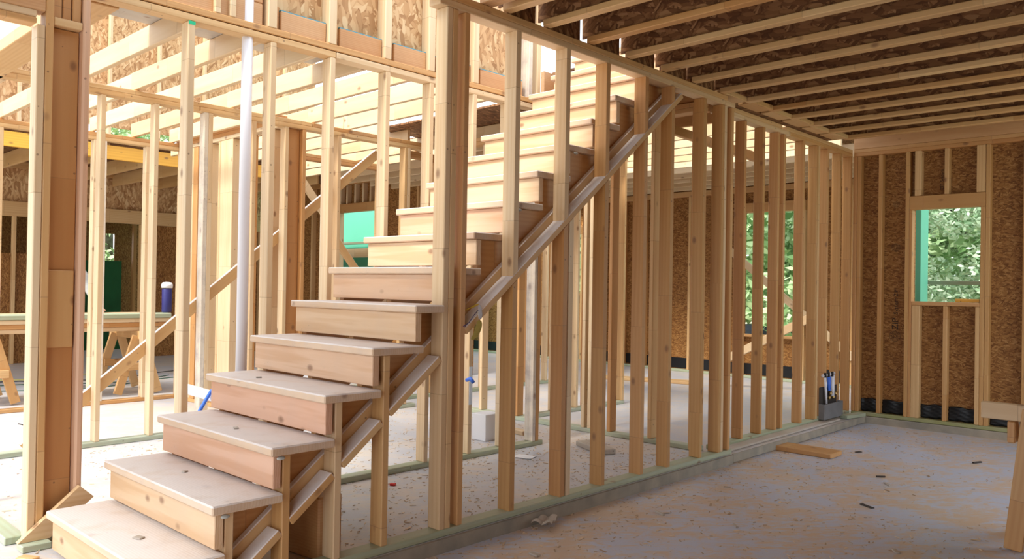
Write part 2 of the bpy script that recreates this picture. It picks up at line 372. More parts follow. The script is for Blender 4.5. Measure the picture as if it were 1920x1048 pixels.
def stringer(x0, x1):
    pts = []
    for k in range(1, 17):
        y = ynose(k) + 0.0625; z = k * RISE - PT - 0.001
        pts.append((y, (k - 1) * RISE - PT - .001 if k > 1 else 0.003)); pts.append((y, z))
    yb = ynose(17) + 0.06; sl = RISE / RUN
    pts.append((yb, 16 * RISE - PT)); 
    off = 0.27
    pts.append((yb, 16 * RISE - PT - off - .05))
    y0 = ynose(1) + 0.0625
    zl = lambda yy: (yy - y0) * sl + RISE - PT - off - .12
    pts[-1] = (yb, zl(yb)); yg = y0 + (0.003 - (RISE - PT - off - .12)) / sl
    pts.append((yg, 0.003))
    return prism_x('stringer', pts, x0, x1, M_FIR[1], st)
stringer(-0.168, -0.130); stringer(-0.60, -0.562); stringer(-1.06, -1.022)
# ledger strip along the outer stringer
sl = RISE / RUN
def zB(y): return 1.361 + sl * (y - 3.237)          # top line of the raked plate
nrm = math.cos(math.atan(sl))
ya, yb = 1.62, 4.90
beam_between('ledger', (-0.110, ya, zB(ya) + 0.055 - 0.045 / nrm), (-0.110, yb, zB(yb) + 0.055 - 0.045 / nrm), 0.089, 0.036, M_TOPLIT, st)
# grey adhesive blobs under the tread noses
for k, yy in ((2, .06), (3, .05), (7, .10), (9, .10), (11, .10)):
    bm = bmesh.new(); bmesh.ops.create_icosphere(bm, subdivisions=2, radius=0.012)
    bmesh.ops.scale(bm, vec=(1.0, 1.6, .7), verts=bm.verts)
    xr = XR - .012 if k <= 6 else -0.092
    link('adhesive_blob', bm, M_GLUE, st, (xr, ynose(k) + yy, k * RISE - PT - .012), smooth=True)

# ------------------------------------------------------------------ main stair partition (plane x = 0)
X0 = -0.089
wm = empty('stud_wall', (-0.045, 3.2, 0), 'long stud partition right of the staircase, with a raked plate under the stringer', 'stud wall')
board('bottom_plate', X0, 0, 1.27, 5.72, 0.001, PT, M_GREEN, wm)
board('top_plate', X0, 0, 2.640, 5.70, ST, TP1, M_PALE, wm); board('top_plate', X0, 0, 2.60, 5.58, TP1, TP2, M_PINE, wm)
def stud(y, z0=PT, z1=ST, m=M_PINE, x0=X0, x1=0.0, p=None, th=SB, name='stud'):
    return board(name, x0, x1, y, y + th, z0 + .0005, z1 - .0005, m, p if p is not None else wm)
stud(2.690, m=M_PALE); stud(2.729, m=M_PINE); stud(2.812, m=M_FIR)
def zlow(y): return zB(y) - PT / nrm
def stud_cut(y, z0, z1a, z1b, m, up):
    # stud whose one end is cut to the rake: up=True -> stands on the plate
    if up: poly = [(y, z1a), (y + SB, z1b), (y + SB, ST - .0005), (y, ST - .0005)]
    else: poly = [(y, z0), (y + SB, z0), (y + SB, z1b), (y, z1a)]
    prism_x('stud', poly, X0, 0, m[2], wm)
uppers = [3.203, 3.637, 4.033, 4.463, 4.790]
for i, y in enumerate(uppers):
    stud_cut(y, 0, zB(y), zB(y + SB), [M_PALE, M_PALE, M_PINE, M_FIR, M_FIR][i], True)
    stud_cut(y, PT, zlow(y), zlow(y + SB), [M_AMBER, M_FIR, M_AMBER, M_FIR, M_AMBER][i], False)
stud_cut(3.690, PT, zlow(3.690), zlow(3.728), M_PALE, False)
stud(5.225, m=M_AMBER)
# corner cluster at the far end
stud(5.50, m=M_AMBER); stud(5.539, m=M_PALE); stud(5.645, m=M_FIR); stud(5.43, m=M_FIR, x0=-0.22, x1=-0.131)
# knee studs under the treads and the raked plate between them
kn = [(2.327, 5), (2.062, 4), (1.803, 3), (1.548, 2), (1.296, 1)]
for y, k in kn: stud(y, z1=k * RISE - PT - .001, m=M_PINE if k % 2 else M_PALE)
def rake(y0, y1): 
    d = PT / 2 / nrm
    beam_between('raked_plate', (-0.0445, y0, zB(y0) - d), (-0.0445, y1, zB(y1) - d), PT, 0.089, M_TOPLIT, wm)
rake(2.852, 4.93); rake(2.105, 2.322); rake(1.845, 2.058); rake(1.590, 1.799); rake(2.369, 2.684)

# ------------------------------------------------------------------ far stretch of the partition (plane x = -0.15)
w2 = empty('stud_wall', (-0.195, 7.1, 0), 'set back far stretch of stud partition ending at the window wall corner', 'stud wall')
XA, XB = -0.239, -0.15
board('bottom_plate', XA, XB, 5.74, 8.53, 0.001, PT, M_GREEN, w2)
board('top_plate', XA, XB, 5.72, 7.02, ST, TP1, M_PALE, w2); board('top_plate', XA, XB, 7.024, 8.53, ST, TP1, M_PINE, w2)
board('top_plate', XA, XB, 5.72, 6.86, TP1, TP2, M_PINE, w2); board('top_plate', XA, XB, 6.95, 8.53, TP1, TP2, M_PINE, w2)
for i, (y, m) in enumerate([(6.15, M_FIR), (6.49, M_AMBER), (6.78, M_FIR), (6.90, M_FIR), (7.31, M_FIR), (7.62, M_AMBER), (7.66, M_PINE), (7.88, M_FIR), (8.20, M_AMBER), (8.485, M_AMBER)]):
    stud(y, m=m, x0=XA, x1=XB, p=w2)
o = board('curb_board', -0.146, -0.045, 5.78, 8.02, 0.002, 0.020, M_GREYWOOD, None); tag(o, 'pale grey board lying on the curb in front of the far partition', 'board')
bm = bmesh.new(); bm_box(bm, 0.025, 2.84, 0.068, bev=0.004); struct('trim_curb', bm, M_CURB, (0.0, 7.14, -0.035))
bm = bmesh.new(); bm_box(bm, .10, 2.6, 0.075, bev=0); 
o = beam_between('lumber_offcut', (-0.06, 8.13, 0.022), (0.0, 8.47, 0.022), 0.036, 0.085, M_GREEN, None, up=Vector((1, 0, 0))); tag(o, 'short treated offcut lying in the corner beside the grey plumbing box', 'offcut')

# ------------------------------------------------------------------ back wall of the right room with its window
YF = 8.53
wb = empty('wall_back', (2.5, YF, 0), None, None, kind='structure'); wb['label'] = 'strand board sheathed back wall of the right room with bare studs and one window opening'
def fst(x0, x1, z0=PT, z1=ST, m=M_AMBER, y1=None): board('stud', x0, x1, YF, YF + 0.089, z0 + .0005, z1 - .0005, m, wb)
board('bottom_plate', -0.14, 3.39, YF, YF + .089, 0.001, PT, M_OLIVE, wb)
board('top_plate', -0.14, 3.39, YF, YF + .089, ST, TP1, M_FIR, wb); board('top_plate', -0.14, 3.39, YF, YF + .089, TP1, TP2, M_FIR, wb)
fst(-0.14, -0.102, m=M_FIR); fst(-0.100, -0.062)
fst(0.113, 0.151); fst(0.375, 0.413); fst(0.414, 0.441, z1=2.11, m=M_FIR)
fst(1.046, 1.084, z1=2.11); fst(1.086, 1.124)
fst(1.39, 1.428); fst(1.80, 1.838); fst(2.21, 2.248); fst(2.62, 2.658); fst(3.03, 3.068)
board('header', 0.414, 1.085, YF, YF + .089, 2.11, 2.245, M_AMBER, wb)
board('sill_plate', 0.442, 1.045, YF, YF + .089, 1.157, 1.195, M_FIR, wb)
for x0, w in ((0.46, .06), (0.73, .038), (1.008, .075)): fst(x0, x0 + w, 2.246, ST, M_PINE)
for x0, w in ((0.443, .075), (0.73, .038), (1.008, .037)): fst(x0, x0 + w, PT, 1.156, M_PINE)
# sheathing with the window cut-out
WX0, WX1, WZ0, WZ1 = 0.442, 1.045, 1.195, 2.112
bm = bmesh.new()
ys, ye = YF + 0.089, YF + 0.100
def rect(x0, x1, z0, z1): bm_box(bm, x1 - x0, ye - ys, z1 - z0, ((x0 + x1) / 2 - 2.5, 0, (z0 + z1) / 2 - 1.5), bev=0)
rect(-0.15, WX0, -.07, 3.13); rect(WX1, 3.42, -.07, 3.13); rect(WX0, WX1, -.07, WZ0); rect(WX0, WX1, WZ1, 3.13)
link('sheathing', bm, M_OSBW[1], wb, (2.5, (ys + ye) / 2, 1.5))
for a, b in ((-0.06, 0.112), (0.152, 0.374), (0.52, 0.729), (0.769, 1.007), (1.125, 1.389), (1.43, 1.8)):
    bm = bmesh.new(); r = bmesh.ops.create_grid(bm, x_segments=24, y_segments=8, size=0.5)
    for v in bm.verts:
        x, y = v.co.x, v.co.y
        v.co = Vector((x * (b - a), 0.006 * math.sin(x * 9 + a * 40) * (y + .5) - 0.012 + 0.006 * math.sin(y * 20 + x * 14), y * 0.135 + 0.006 * math.sin(x * 7 + b * 9) * (y + .5)))
    o = link('membrane', bm, M_BLACK, wb, ((a + b) / 2, ys - 0.004, 0.110), smooth=True)
    sm = o.modifiers.new('thick', 'SOLIDIFY'); sm.thickness = 0.002
def text(name, body, size, loc, rot, mat, parent):
    cu = bpy.data.curves.new(name, 'FONT'); cu.body = body; cu.size = size; cu.extrude = 0.0006; cu.align_x = 'LEFT'
    cu.resolution_u = 2
    o = bpy.data.objects.new(name, cu); COL.objects.link(o)
    me = bpy.data.meshes.new_from_object(o.evaluated_get(bpy.context.evaluated_depsgraph_get()))
    bpy.data.objects.remove(o)
    me.materials.append(mat) if not me.materials else None
    me.materials.clear(); me.materials.append(mat)
    o = bpy.data.objects.new(name, me); COL.objects.link(o); o.parent = parent
    o.location = Vector(loc) - world_loc(parent); o.rotation_euler = rot
    return o
TR = (math.pi / 2, -math.pi / 2, 0)
text('printed_lettering', 'ZIP', 0.085, (0.292, ys - 0.001, 0.90), TR, M_INK, wb)
text('printed_lettering', 'System', 0.060, (0.288, ys - 0.001, 1.055), TR, M_INK, wb)
for zc in (1.33,): text('printed_lettering', 'ZIP', 0.05, (0.285, ys - .001, 1.24), TR, M_INK, wb)
def ring_logo(z, s=1.0):
    bm = bmesh.new()
    for R in (0.050, 0.038, 0.026, 0.014):
        R *= s; n = 40; w = 0.0035 * s
        a = [bm.verts.new((math.cos(2 * math.pi * k / n) * R, 0, math.sin(2 * math.pi * k / n) * R)) for k in range(n)]
        b = [bm.verts.new((math.cos(2 * math.pi * k / n) * (R + w), 0, math.sin(2 * math.pi * k / n) * (R + w))) for k in range(n)]
        for k in range(n): bm.faces.new((a[k], a[(k + 1) % n], b[(k + 1) % n], b[k]))
    link('printed_ring_mark', bm, M_INK, wb, (0.262, ys - 0.0012, z))
ring_logo(0.835); ring_logo(1.74, .8); ring_logo(2.18, .6)
text('printed_lettering', 'ZIP System', 0.045, (0.70, ys - 0.001, 2.30), TR, M_INK, wb)

# outside of the window: neighbouring sheathed wall edge, rail and yellow pad
o = board('sheathing_panel', 0.318, 0.372, 9.05, 9.30, -0.5, 2.9, M_MINT, None); tag(o, 'mint green sheathing edge outside the right room window', 'panel')
o = board('scaffold_rail', 0.20, 1.6, 9.34, 9.38, 1.372, 1.415, M_GREEN, None); tag(o, 'horizontal wooden rail crossing outside the right room window', 'rail')
for xx in (0.10, 1.55):
    o = board('scaffold_post', xx - .02, xx + .02, 9.39, 9.43, -0.45, 1.6, M_GREEN, None); tag(o, 'wooden post holding the rail outside the window, %s' % ('left end' if xx < 1 else 'right end'), 'post', 'posts outside the window')
t = empty('spirit_level', (0.92, 8.575, 1.195), 'yellow spirit level lying on the right end of the window sill', 'level')
beam_between('body', (0.82, 8.60, 1.213), (1.04, 8.58, 1.213), 0.034, 0.022, M_YELLOW[2], t, up=Vector((0, 1, 0)))
board('end_cap', 1.036, 1.044, 8.565, 8.595, 1.197, 1.230, M_CHAR, t)

# side walls of the right room (beyond the frame) that shape its daylight
wr = empty('wall_right', (3.4, 3, 0), None, None, kind='structure')
def wall_box(x0, x1, y0, y1, z0, z1, p): board('sheathing', x0, x1, y0, y1, z0, z1, M_OSBW, p, bev=0)
wall_box(3.4, 3.42, -1.4, 1.5, -.07, 3.12, wr); wall_box(3.4, 3.42, 1.5, 5.0, -.07, 3.12, wr)
wall_box(2.74, 3.399, 5.0, 5.02, -.07, 2.765, wr); wall_box(2.72, 2.74, 5.021, 5.3, -.07, 2.765, wr); wall_box(2.72, 2.74, 8.3, 8.5, -.07, 2.765, wr)
bm = bmesh.new(); bm_box(bm, 1.16, 2.8, 0.018, bev=0); struct('ceiling', bm, M_OSBD[2], (-0.64, -0.10, 3.136))  # unseen deck added over the stair foot to shade the lower treads

# ------------------------------------------------------------------ left stair wall (plane x = -1.24)
LX1 = -1.24; LX0 = LX1 - 0.089
wl = empty('stud_wall', (LX0, 3, 0), 'tall stud wall on the left side of the staircase, carrying upper studs', 'stud wall')
board('bottom_plate', LX0, LX1, 1.46, 4.90, 0.001, PT, M_GREEN, wl)
board('top_plate', LX0, LX1, 1.44, 2.862, ST, TP1, M_PINE, wl); board('top_plate', LX0, LX1, 2.866, 4.76, ST, TP1, M_PALE, wl)
board('top_plate', LX0, LX1, 1.44, 4.84, TP1 + .006, TP2 + .006, M_PINE, wl)
for y, m in ((1.917, M_PALE), (2.411, M_PALE), (2.822, M_PALE), (3.255, M_PALE), (3.640, M_PALE), (4.06, M_PALE), (4.43, M_PALE)):
    stud(y, m=m, x0=LX0, x1=LX1, p=wl)
stud(4.77, z1=2.55, m=M_WHITEWASH, x0=LX0, x1=LX1, p=wl); stud(4.81, z1=2.55, m=M_FIR, x0=LX0, x1=LX1, p=wl)
o = board('joint_mark', LX1, LX1 + .001, 1.917, 1.955, ST - .02, ST - .001, plain('green_marker', (0.02, 0.5, 0.25)), wl, bev=0)
# upper floor wall over it
UZ = TP2 + .007
uw = empty('upper_wall', (LX0, 3.4, UZ), 'upper storey stud wall with large flake strand board above the left stair wall', 'stud wall')
for y in (2.411, 2.827, 3.261, 3.645, 4.075):
    board('stud', LX0, LX1, y - .019, y + .038, UZ, 5.2, M_PALE, uw)
for y in (4.66, 4.76): board('stud', LX0, LX1, y, y + .045, UZ, 5.2, M_WHITEWASH if y < 4.7 else M_PALE, uw)
board('sheathing', LX0 - 0.012, LX0, 2.30, 4.70, UZ, 5.2, M_OSB, uw, bev=0)
board('top_plate', LX0, LX1, 1.44, 4.80, 5.2, 5.238, M_PINE, uw)
ups = [2.411, 2.827, 3.261, 3.645, 4.075, 4.64]
for a, b in zip(ups[:-1], ups[1:]):
    board('upright_strip', LX0 + .002, LX1 - .045, a + .040, a + .075, UZ, UZ + .150, M_FIR, uw)  # strip added where the stud's shading darkens the block
    board('backing_block', LX0 + .002, LX1 - .030, a + .080, b - .022, UZ, UZ + .125, M_LVL, uw)
    board('chalk_line', LX0 + .004, LX1 - .034, a + .080, b - .022, UZ + .125, UZ + .131, plain('blue_chalk', (0.10, 0.32, 0.42)), uw, bev=0)
# laminated rim stretch near the camera
rb = empty('rim_beam', (LX0, 1.9, UZ), 'laminated rim beam with paired short studs above the near end of the left stair wall', 'beam')
for z in (0, .135, .27): board('ply', LX0 + .002, LX1 - .030, 1.2, 2.37, UZ + z, UZ + z + .133, M_LVL, rb)
for y in (2.065, 2.155): board('upright_strip', LX1 - .029, LX1, y, y + .036, UZ, UZ + .62, M_PALE, rb)

# near post cluster at the left edge of the picture
np_ = empty('framing_post', (LX0, 1.30, 0), 'built-up framing post at left with recessed centre board and pinkish right stud', 'post')
board('jack_stud', LX0, LX1, 1.186, 1.221, 0.04, 2.492, M_PALE, np_)
board('king_stud', LX0, LX1, 1.223, 1.258, 0.04, 3.30, M_PINE, np_)
board('recessed_board', LX0 - .0, LX1 - .052, 1.260, 1.388, 0.04, 2.505, M_FIR, np_)
board('right_stud', LX0, LX1, 1.390, 1.4255, 0.04, 3.30, trio('pink_pine', [(0.66, 0.42, 0.28), (0.66, 0.42, 0.28), (0.62, 0.38, 0.24), (0.6, 0.36, 0.24)], joints=False), np_, bev=.010)
board('cross_block', LX0, LX1 - .005, 1.2595, 1.3885, 2.508, 2.546, M_PINE, np_)
for k in range(3): board('beam_end', LX0 - .0, LX1 - .03 + .008 * (k == 2), 1.261 + k * .043, 1.300 + k * .043, 2.548, 2.86, M_FIR, np_)
board('splice_block', LX1 - .052, LX1 - .038, 1.262, 1.383, 0.94, 1.32, M_PINE, np_)
board('bottom_plate', LX0, LX1, 1.186, 1.44, 0.001, .0385, M_GREEN, np_)
hd = empty('door_header', (LX0, 0.4, 2.49), 'stacked plates and laminated header over the opening at the left picture edge', 'header')
board('plate', LX0, LX1, -0.8, 1.184, 2.4925, 2.522, M_PINE, hd); board('plate', LX0, LX1, -0.8, 1.184, 2.523, 2.556, M_PALE, hd)
board('laminated_beam', LX0, LX1, -0.8, 1.2215, 2.557, 2.86, M_LVL, hd)

# cross wall at left, seen past the post
sw = empty('stud_wall', (-2.4, 1.17, 0), 'short cross partition at far left with one brightly lit stud and green plate', 'stud wall')
board('bottom_plate', -3.44, LX0 - .003, 1.12, 1.209, 0.001, PT, M_GREEN, sw)
board('stud', -2.27, -2.232, 1.12, 1.209, PT + .001, ST - .001, M_PALE, sw)
board('stud', -3.40, -3.362, 1.12, 1.209, PT + .001, ST - .001, M_PALE, sw)
board('top_plate', -3.44, LX0 - .003, 1.12, 1.209, ST, TP1, M_PINE, sw)
t = empty('timber_beam', (-3, 1.5, ST), 'deep bright timber beam crossing the top left corner of the picture', 'beam')
for k in range(3): board('ply', -5.6, LX0 - .03, 1.455 + k * .041, 1.494 + k * .041, ST + .0 + .078, 3.02, M_PALE, t)
board('underside_plate', -5.6, LX0 - .03, 1.40, 1.60, ST, ST + .076, M_PINE, t)

# ------------------------------------------------------------------ parallel partitions farther left
MX1 = -3.45; MX0 = MX1 - .089
wM = empty('stud_wall', (MX0, 3.6, 0), 'second stud partition left of the stairs with a long diagonal brace', 'stud wall')
board('bottom_plate', MX0, MX1, 1.23, 3.0, 0.001, PT, M_GREEN, wM); board('bottom_plate', MX0, MX1, 3.0, 5.4, 0.001, PT, M_GREEN, wM)
board('top_plate', MX0, MX1, 1.23, 3.02, ST, TP1, M_PINE, wM); board('top_plate', MX0, MX1, 3.024, 5.50, ST, TP1, M_PINE, wM)
board('top_plate', MX0, MX1, 1.23, 4.1, TP1, TP2, M_PINE, wM); board('top_plate', MX0, MX1, 4.104, 5.50, TP1, TP2, M_FIR, wM)
for y, m in ((1.87, M_PALE), (2.245, M_PALE), (2.650, M_PALE), (3.062, M_WHITEWASH), (3.10, M_PALE), (3.50, M_PALE), (3.82, M_PALE), (4.00, M_FIR), (4.385, M_PALE), (5.20, M_PINE), (5.24, M_PALE)):
    stud(y, m=m, x0=MX0, x1=MX1, p=wM)
board('backing_stud', MX0, MX0 + .038, 3.860, 3.998, PT, ST, M_FIR, wM)
bx = MX0 - .022; f = lambda y: 0.46 + 0.822 * (y - 2.25) - .058
beam_between('diagonal_brace', (bx, 1.80, f(1.80)), (bx, 4.93, f(4.93)), 0.089, 0.036, M_TOPLIT, wM)

NX1 = -5.60; NX0 = NX1 - .089
wN = empty('stud_wall', (NX0, 2.6, 0), 'third stud partition in front of the lumber pile, seen between nearer studs', 'stud wall')
board('bottom_plate', NX0, NX1, 0.8, 3.80, 0.001, PT, M_PINE, wN)
board('top_plate', NX0, NX1, 0.8, 3.80, ST, TP1, M_PINE, wN); board('top_plate', NX0, NX1, 0.8, 3.80, TP1, TP2, M_FIR, wN)
for y, m in ((1.6, M_PALE), (2.10, M_PALE), (2.93, M_PALE), (3.02, M_WHITEWASH), (3.45, M_PALE)): stud(y, m=m, x0=NX0, x1=NX1, p=wN)
wP = empty('stud_wall', (-4.6, 3.85, 0), 'cross partition of tightly grouped studs between the second and third partitions', 'stud wall')
def pst(x0, w=SB, m=M_PALE, p=None, y0=3.805, z1=ST): board('stud', x0, x0 + w, y0, y0 + .089, PT + .001, z1 - .001, m, p or wP)
board('bottom_plate', -5.689, MX0 - .004, 3.805, 3.894, 0.001, PT, M_PINE, wP)
for k, m in enumerate((M_PALE, M_FIR, M_FIR)): board('top_plate', -5.689, MX0 - .004, 3.805, 3.894, ST + .002 + k * .038, ST + .0395 + k * .038, m, wP)
pst(-5.645, m=M_PALE); pst(-5.30, m=M_PALE); pst(-5.258, .10, M_FIR); pst(-4.98, m=M_FIR); pst(-4.88, m=M_PALE); pst(-4.70, m=M_PALE); pst(-4.655, .25, M_PALE); pst(-4.1, m=M_FIR); pst(-3.68, m=M_PALE)
# cross partition behind the stair foot (plane y = 5.59)
wQ = empty('stud_wall', (-1.5, 5.6, 0), 'low lit cross partition running behind the main stair wall with green bottom plate', 'stud wall')
board('bottom_plate', -3.0, -0.225, 5.59, 5.679, 0.001, PT, M_GREEN, wQ)
board('top_plate', -3.0, -0.225, 5.59, 5.679, ST, TP1, M_PINE, wQ); board('top_plate', -3.0, -0.225, 5.59, 5.679, TP1, TP2, M_PINE, wQ)
for x, m in ((-2.70, M_PALE), (-2.21, M_FIR), (-1.40, M_PALE), (-1.33, M_PALE), (-1.115, M_FIR), (-0.70, M_PINE), (-0.27, M_PINE)): pst(x, m=m, p=wQ, y0=5.59)
wR = empty('stud_wall', (-2.15, 6.5, 0), 'partition of mixed studs running away from the cross partition toward the far room', 'stud wall')
board('bottom_plate', -2.23, -2.141, 5.69, 7.3, 0.001, PT, M_GREEN, wR); board('top_plate', -2.23, -2.141, 5.69, 7.3, ST, TP1, M_PINE, wR)
board('top_plate', -2.23, -2.141, 5.69, 7.3, TP1, TP2, M_PINE, wR)
for y, m in ((5.84, M_FIR), (6.10, M_PALE), (6.44, M_PALE), (6.62, M_FIR), (6.90, M_PINE), (7.25, M_PINE)): stud(y, m=m, x0=-2.23, x1=-2.141, p=wR)
wT = empty('stud_wall', (-5.06, 5.4, 0), 'short partition carrying two small diagonal braces, seen before the mint panel', 'stud wall')
board('bottom_plate', -5.109, -5.02, 4.80, 6.12, 0.001, PT, M_GREEN, wT); board('top_plate', -5.109, -5.02, 4.80, 6.12, ST, TP1, M_FIR, wT); board('top_plate', -5.109, -5.02, 4.80, 6.12, TP1, TP2, M_FIR, wT)
for y in (4.84, 6.06): stud(y, m=M_PINE, x0=-5.109, x1=-5.02, p=wT)
wS = empty('stud_wall', (-3.9, 6.6, 0), 'dim partition of orange studs deep behind the staircase foot', 'stud wall')
board('bottom_plate', -4.0, -3.911, 5.6, 8.6, 0.001, PT, M_GREEN, wS); board('top_plate', -4.0, -3.911, 5.6, 8.6, ST, TP1, M_FIR, wS); board('top_plate', -4.0, -3.911, 5.6, 8.6, TP1, TP2, M_FIR, wS)
for y in (5.62, 6.02, 6.44, 6.84, 7.25, 7.66, 8.0, 8.40, 8.56): stud(y, m=[M_PINE, M_FIR, M_PALE][int(y * 10) % 3], x0=-4.0, x1=-3.911, p=wS)

# ------------------------------------------------------------------ ceiling joists of the open left rooms
def lj(i, y, x0, x1, d, lab, grp, m=M_PALE):
    o = board('lumber_joist', x0, x1, y, y + .038, TP2 + .0085, TP2 + .0085 + d, m, None)
    tag(o, lab, 'joist', grp)
for i in range(7):
    y = 2.10 + i * .4035
    lj(i, y, MX0 - .02, LX0 - .016, .145, 'sunlit lumber joist beside the left stair wall, %s one from the camera' % ordinal(i), 'bright joists left of the stairs')
for i in range(12):
    y = 1.66 + i * .4035 if i < 6 else 1.66 + i * .4035
    y = 1.70 + i * .406
    lj(i, y, -5.70 if y < 3.8 else -6.6, MX0 - .024 - .04 * (i % 2), .145, 'lumber joist over the room past the second partition, %s one from the camera' % ordinal(i), 'joists beyond the second partition')
for i in range(13):
    y = 5.75 + i * .406
    lj(i, y, -7.0, -0.30 if y > 6.7 else -1.45, .145, 'pale lumber joist over the deep back room, %s one from the camera' % ordinal(i), 'joists over the deep back room')
for i in range(9):
    y = 1.9 + i * .6
    lj(i, y, -10.55, -7.42, .19, 'porch rafter board near the far left wall, %s one from the camera' % ordinal(i), 'rafters by the far left wall', M_PINE)
for i, (x, y0, y1) in enumerate(((-7.30, 1.5, 3.6), (-7.36, 2.9, 6.0))):
    o = board('yellow_beam', x, x + .044, y0, y1, 2.76, 2.93, M_YELLOW, None); tag(o, 'yellow coated laminated beam at far left, %s' % ('nearer shorter one' if i == 0 else 'farther longer one'), 'beam', 'yellow laminated beams')
for n_, (a, b, c, d) in enumerate(((-10.55, -4.05, 6.1, 7.95), (-5.2, -4.05, 7.96, 10.95), (-4.05, -0.26, 8.7, 10.95), (-10.55, -7.2, -1.0, 6.1))):
    bm = bmesh.new(); bm_box(bm, b - a - .004, d - c - .004, 0.018, bev=0); struct('ceiling', bm, M_OSBD[2], ((a + b) / 2, (c + d) / 2, 3.03))
o = board('subfloor_sheet', -2.22, LX0 - .016, 1.30, 3.30, TP2 + .155, TP2 + .173, M_GREYWOOD, None, bev=0); tag(o, 'grey subfloor sheet laid over the joists nearest the left stair wall', 'subfloor')
bm = bmesh.new(); bm_box(bm, 2.45, 1.44, 0.018, bev=0); struct('ceiling', bm, M_OSBD[2], (-2.70, 5.90, 2.938))  # deck extension added to keep sun off the back room floor
# landing framing at the stair head
ld = empty('stair_landing', (-0.7, 5.9, 2.78), 'framed landing platform of orange lumber at the head of the stairs', 'landing')
for y in (5.20, 5.62, 6.02, 6.44): board('joist', -1.42, -0.13, y, y + .04, 2.782, 3.10, M_FIR, ld)
board('beam', -1.46, -1.42, 5.05, 6.6, 2.782, 3.10, M_LVL, ld); board('deck', -1.46, -0.13, 5.19, 6.55, 3.102, 3.12, M_OSBD, ld, bev=0)
beam_between('strut', (-1.1, 6.2, 2.80), (-0.4, 6.9, 2.50), .089, .036, M_PINE, ld)

# ------------------------------------------------------------------ deep back wall (y = 10.9) with openings
YB = 10.9
bw = empty('wall_far', (-5, YB, 0), None, None, kind='structure'); bw['label'] = 'far strand board wall of the deep back room with a tall opening'
board('bottom_plate', -9.4, -0.1, YB - .089, YB, 0.001, PT, M_GREEN, bw)
board('top_plate', -9.4, -0.1, YB - .089, YB, 2.71, 2.79, M_FIR, bw)
OPN = [(-2.56, -1.68, 0.64, 2.41), (-5.95, -5.60, 1.18, 2.20)]
bm = bmesh.new()
def panel(bm, x0, x1, z0, z1, cx, cz, th=.011): bm_box(bm, x1 - x0, th, z1 - z0, ((x0 + x1) / 2 - cx, 0, (z0 + z1) / 2 - cz), bev=0)
panel(bm, -1.68, -0.1, -.4, 3.1, -5, 1.5); panel(bm, -5.60, -2.56, -.4, 3.1, -5, 1.5); panel(bm, -9.4, -5.95, -.4, 3.1, -5, 1.5)
for a, b, c, d in OPN: panel(bm, a, b, -.4, c, -5, 1.5); panel(bm, a, b, d, 3.1, -5, 1.5)
link('sheathing', bm, M_OSBW[1], bw, (-5, YB + .006, 1.5))
for x in [-0.2 - .41 * k for k in range(23)]:
    if any(a - .03 < x < b + .01 for a, b, c, d in OPN): continue
    board('stud', x, x + .038, YB - .089, YB, PT + .001, 2.709, M_FIR if int(x * 10) % 2 else M_PINE, bw)
for a, b, c, d in OPN:
    board('header', a - .04, b + .04, YB - .089, YB - .002, d, d + .14, M_FIR, bw); board('sill_plate', a - .0, b + .0, YB - .089, YB - .002, c - .038, c, M_FIR, bw)
    board('jack_stud', a - .042, a - .004, YB - .088, YB - .001, PT + .001, d, M_PINE, bw); board('jack_stud', b + .004, b + .042, YB - .088, YB - .001, PT + .001, d, M_PINE, bw)
for a, b in ((-9.3, -0.15),):
    board('membrane', a, b, YB - .006, YB - .001, 0.05, 0.21, M_BLACK, bw, bev=0)
o = beam_between('diagonal_brace', (-2.80, 10.79, 1.90), (-0.95, 10.79, 0.40), .10, .036, M_PALE, None, up=Vector((0, 1, 0))); tag(o, 'diagonal brace board descending rightward across the far tall opening', 'brace')
o = beam_between('leaning_plank', (-2.25, 9.5, 0.30), (-0.85, 9.5, 1.03), .10, .036, M_PALE, None, up=Vector((0, 1, 0))); tag(o, 'pale plank rising rightward in front of the far tall opening', 'plank')
for i, (x) in enumerate((-2.15, -1.0)):
    o = board('plank_support', x, x + .038, 9.53, 9.60, 0.001, 0.32 + (x + 2.25) * .52, M_PINE, None); tag(o, 'short upright holding the pale plank, %s one' % ('left' if i == 0 else 'right'), 'upright', 'plank supports')
o = board('floor_plank', -3.9, -2.5, 9.2, 9.42, 0.001, 0.04, M_PINE, None); tag(o, 'wide plank lying on the floor near the black membrane of the far wall', 'plank')
o.rotation_euler = (0, 0, .35)
# window wall with mint sheathing outside (plane y = 7.9, far left)
tw = empty('wall_left_rear', (-7.6, 7.9, 0), None, None, kind='structure'); tw['label'] = 'rear left wall with cripples over a window showing mint sheathing'
YT = 7.9
bm = bmesh.new()
for a, b, c, d in ((-9.8, -8.46, -.3, 3.1), (-7.3, -5.2, -.3, 3.1), (-8.46, -7.3, -.3, .95), (-8.46, -7.3, 2.48, 3.1)): panel(bm, a, b, c, d, -7.6, 1.5)
link('sheathing', bm, M_OSBW[1], tw, (-7.6, YT + .006, 1.5))
board('bottom_plate', -9.8, -5.2, YT - .089, YT, .001, PT, M_GREEN, tw); board('top_plate', -9.8, -5.2, YT - .089, YT, 2.94, 3.02, M_FIR, tw)
board('header', -8.5, -7.26, YT - .089, YT - .002, 2.475, 2.62, M_FIR, tw); board('sill_plate', -8.5, -7.26, YT - .089, YT - .002, .912, .95, M_FIR, tw)
for x in (-9.7, -9.3, -8.9, -8.54, -7.25, -6.8, -6.4, -6.0, -5.6, -5.25): board('stud', x, x + .038, YT - .089, YT, PT + .001, 2.939, M_PINE, tw)
for x in (-8.44, -8.25, -8.02, -7.8, -7.6, -7.4): board('cripple_stud', x, x + .038, YT - .089, YT, 2.621, 2.939, M_PALE, tw)
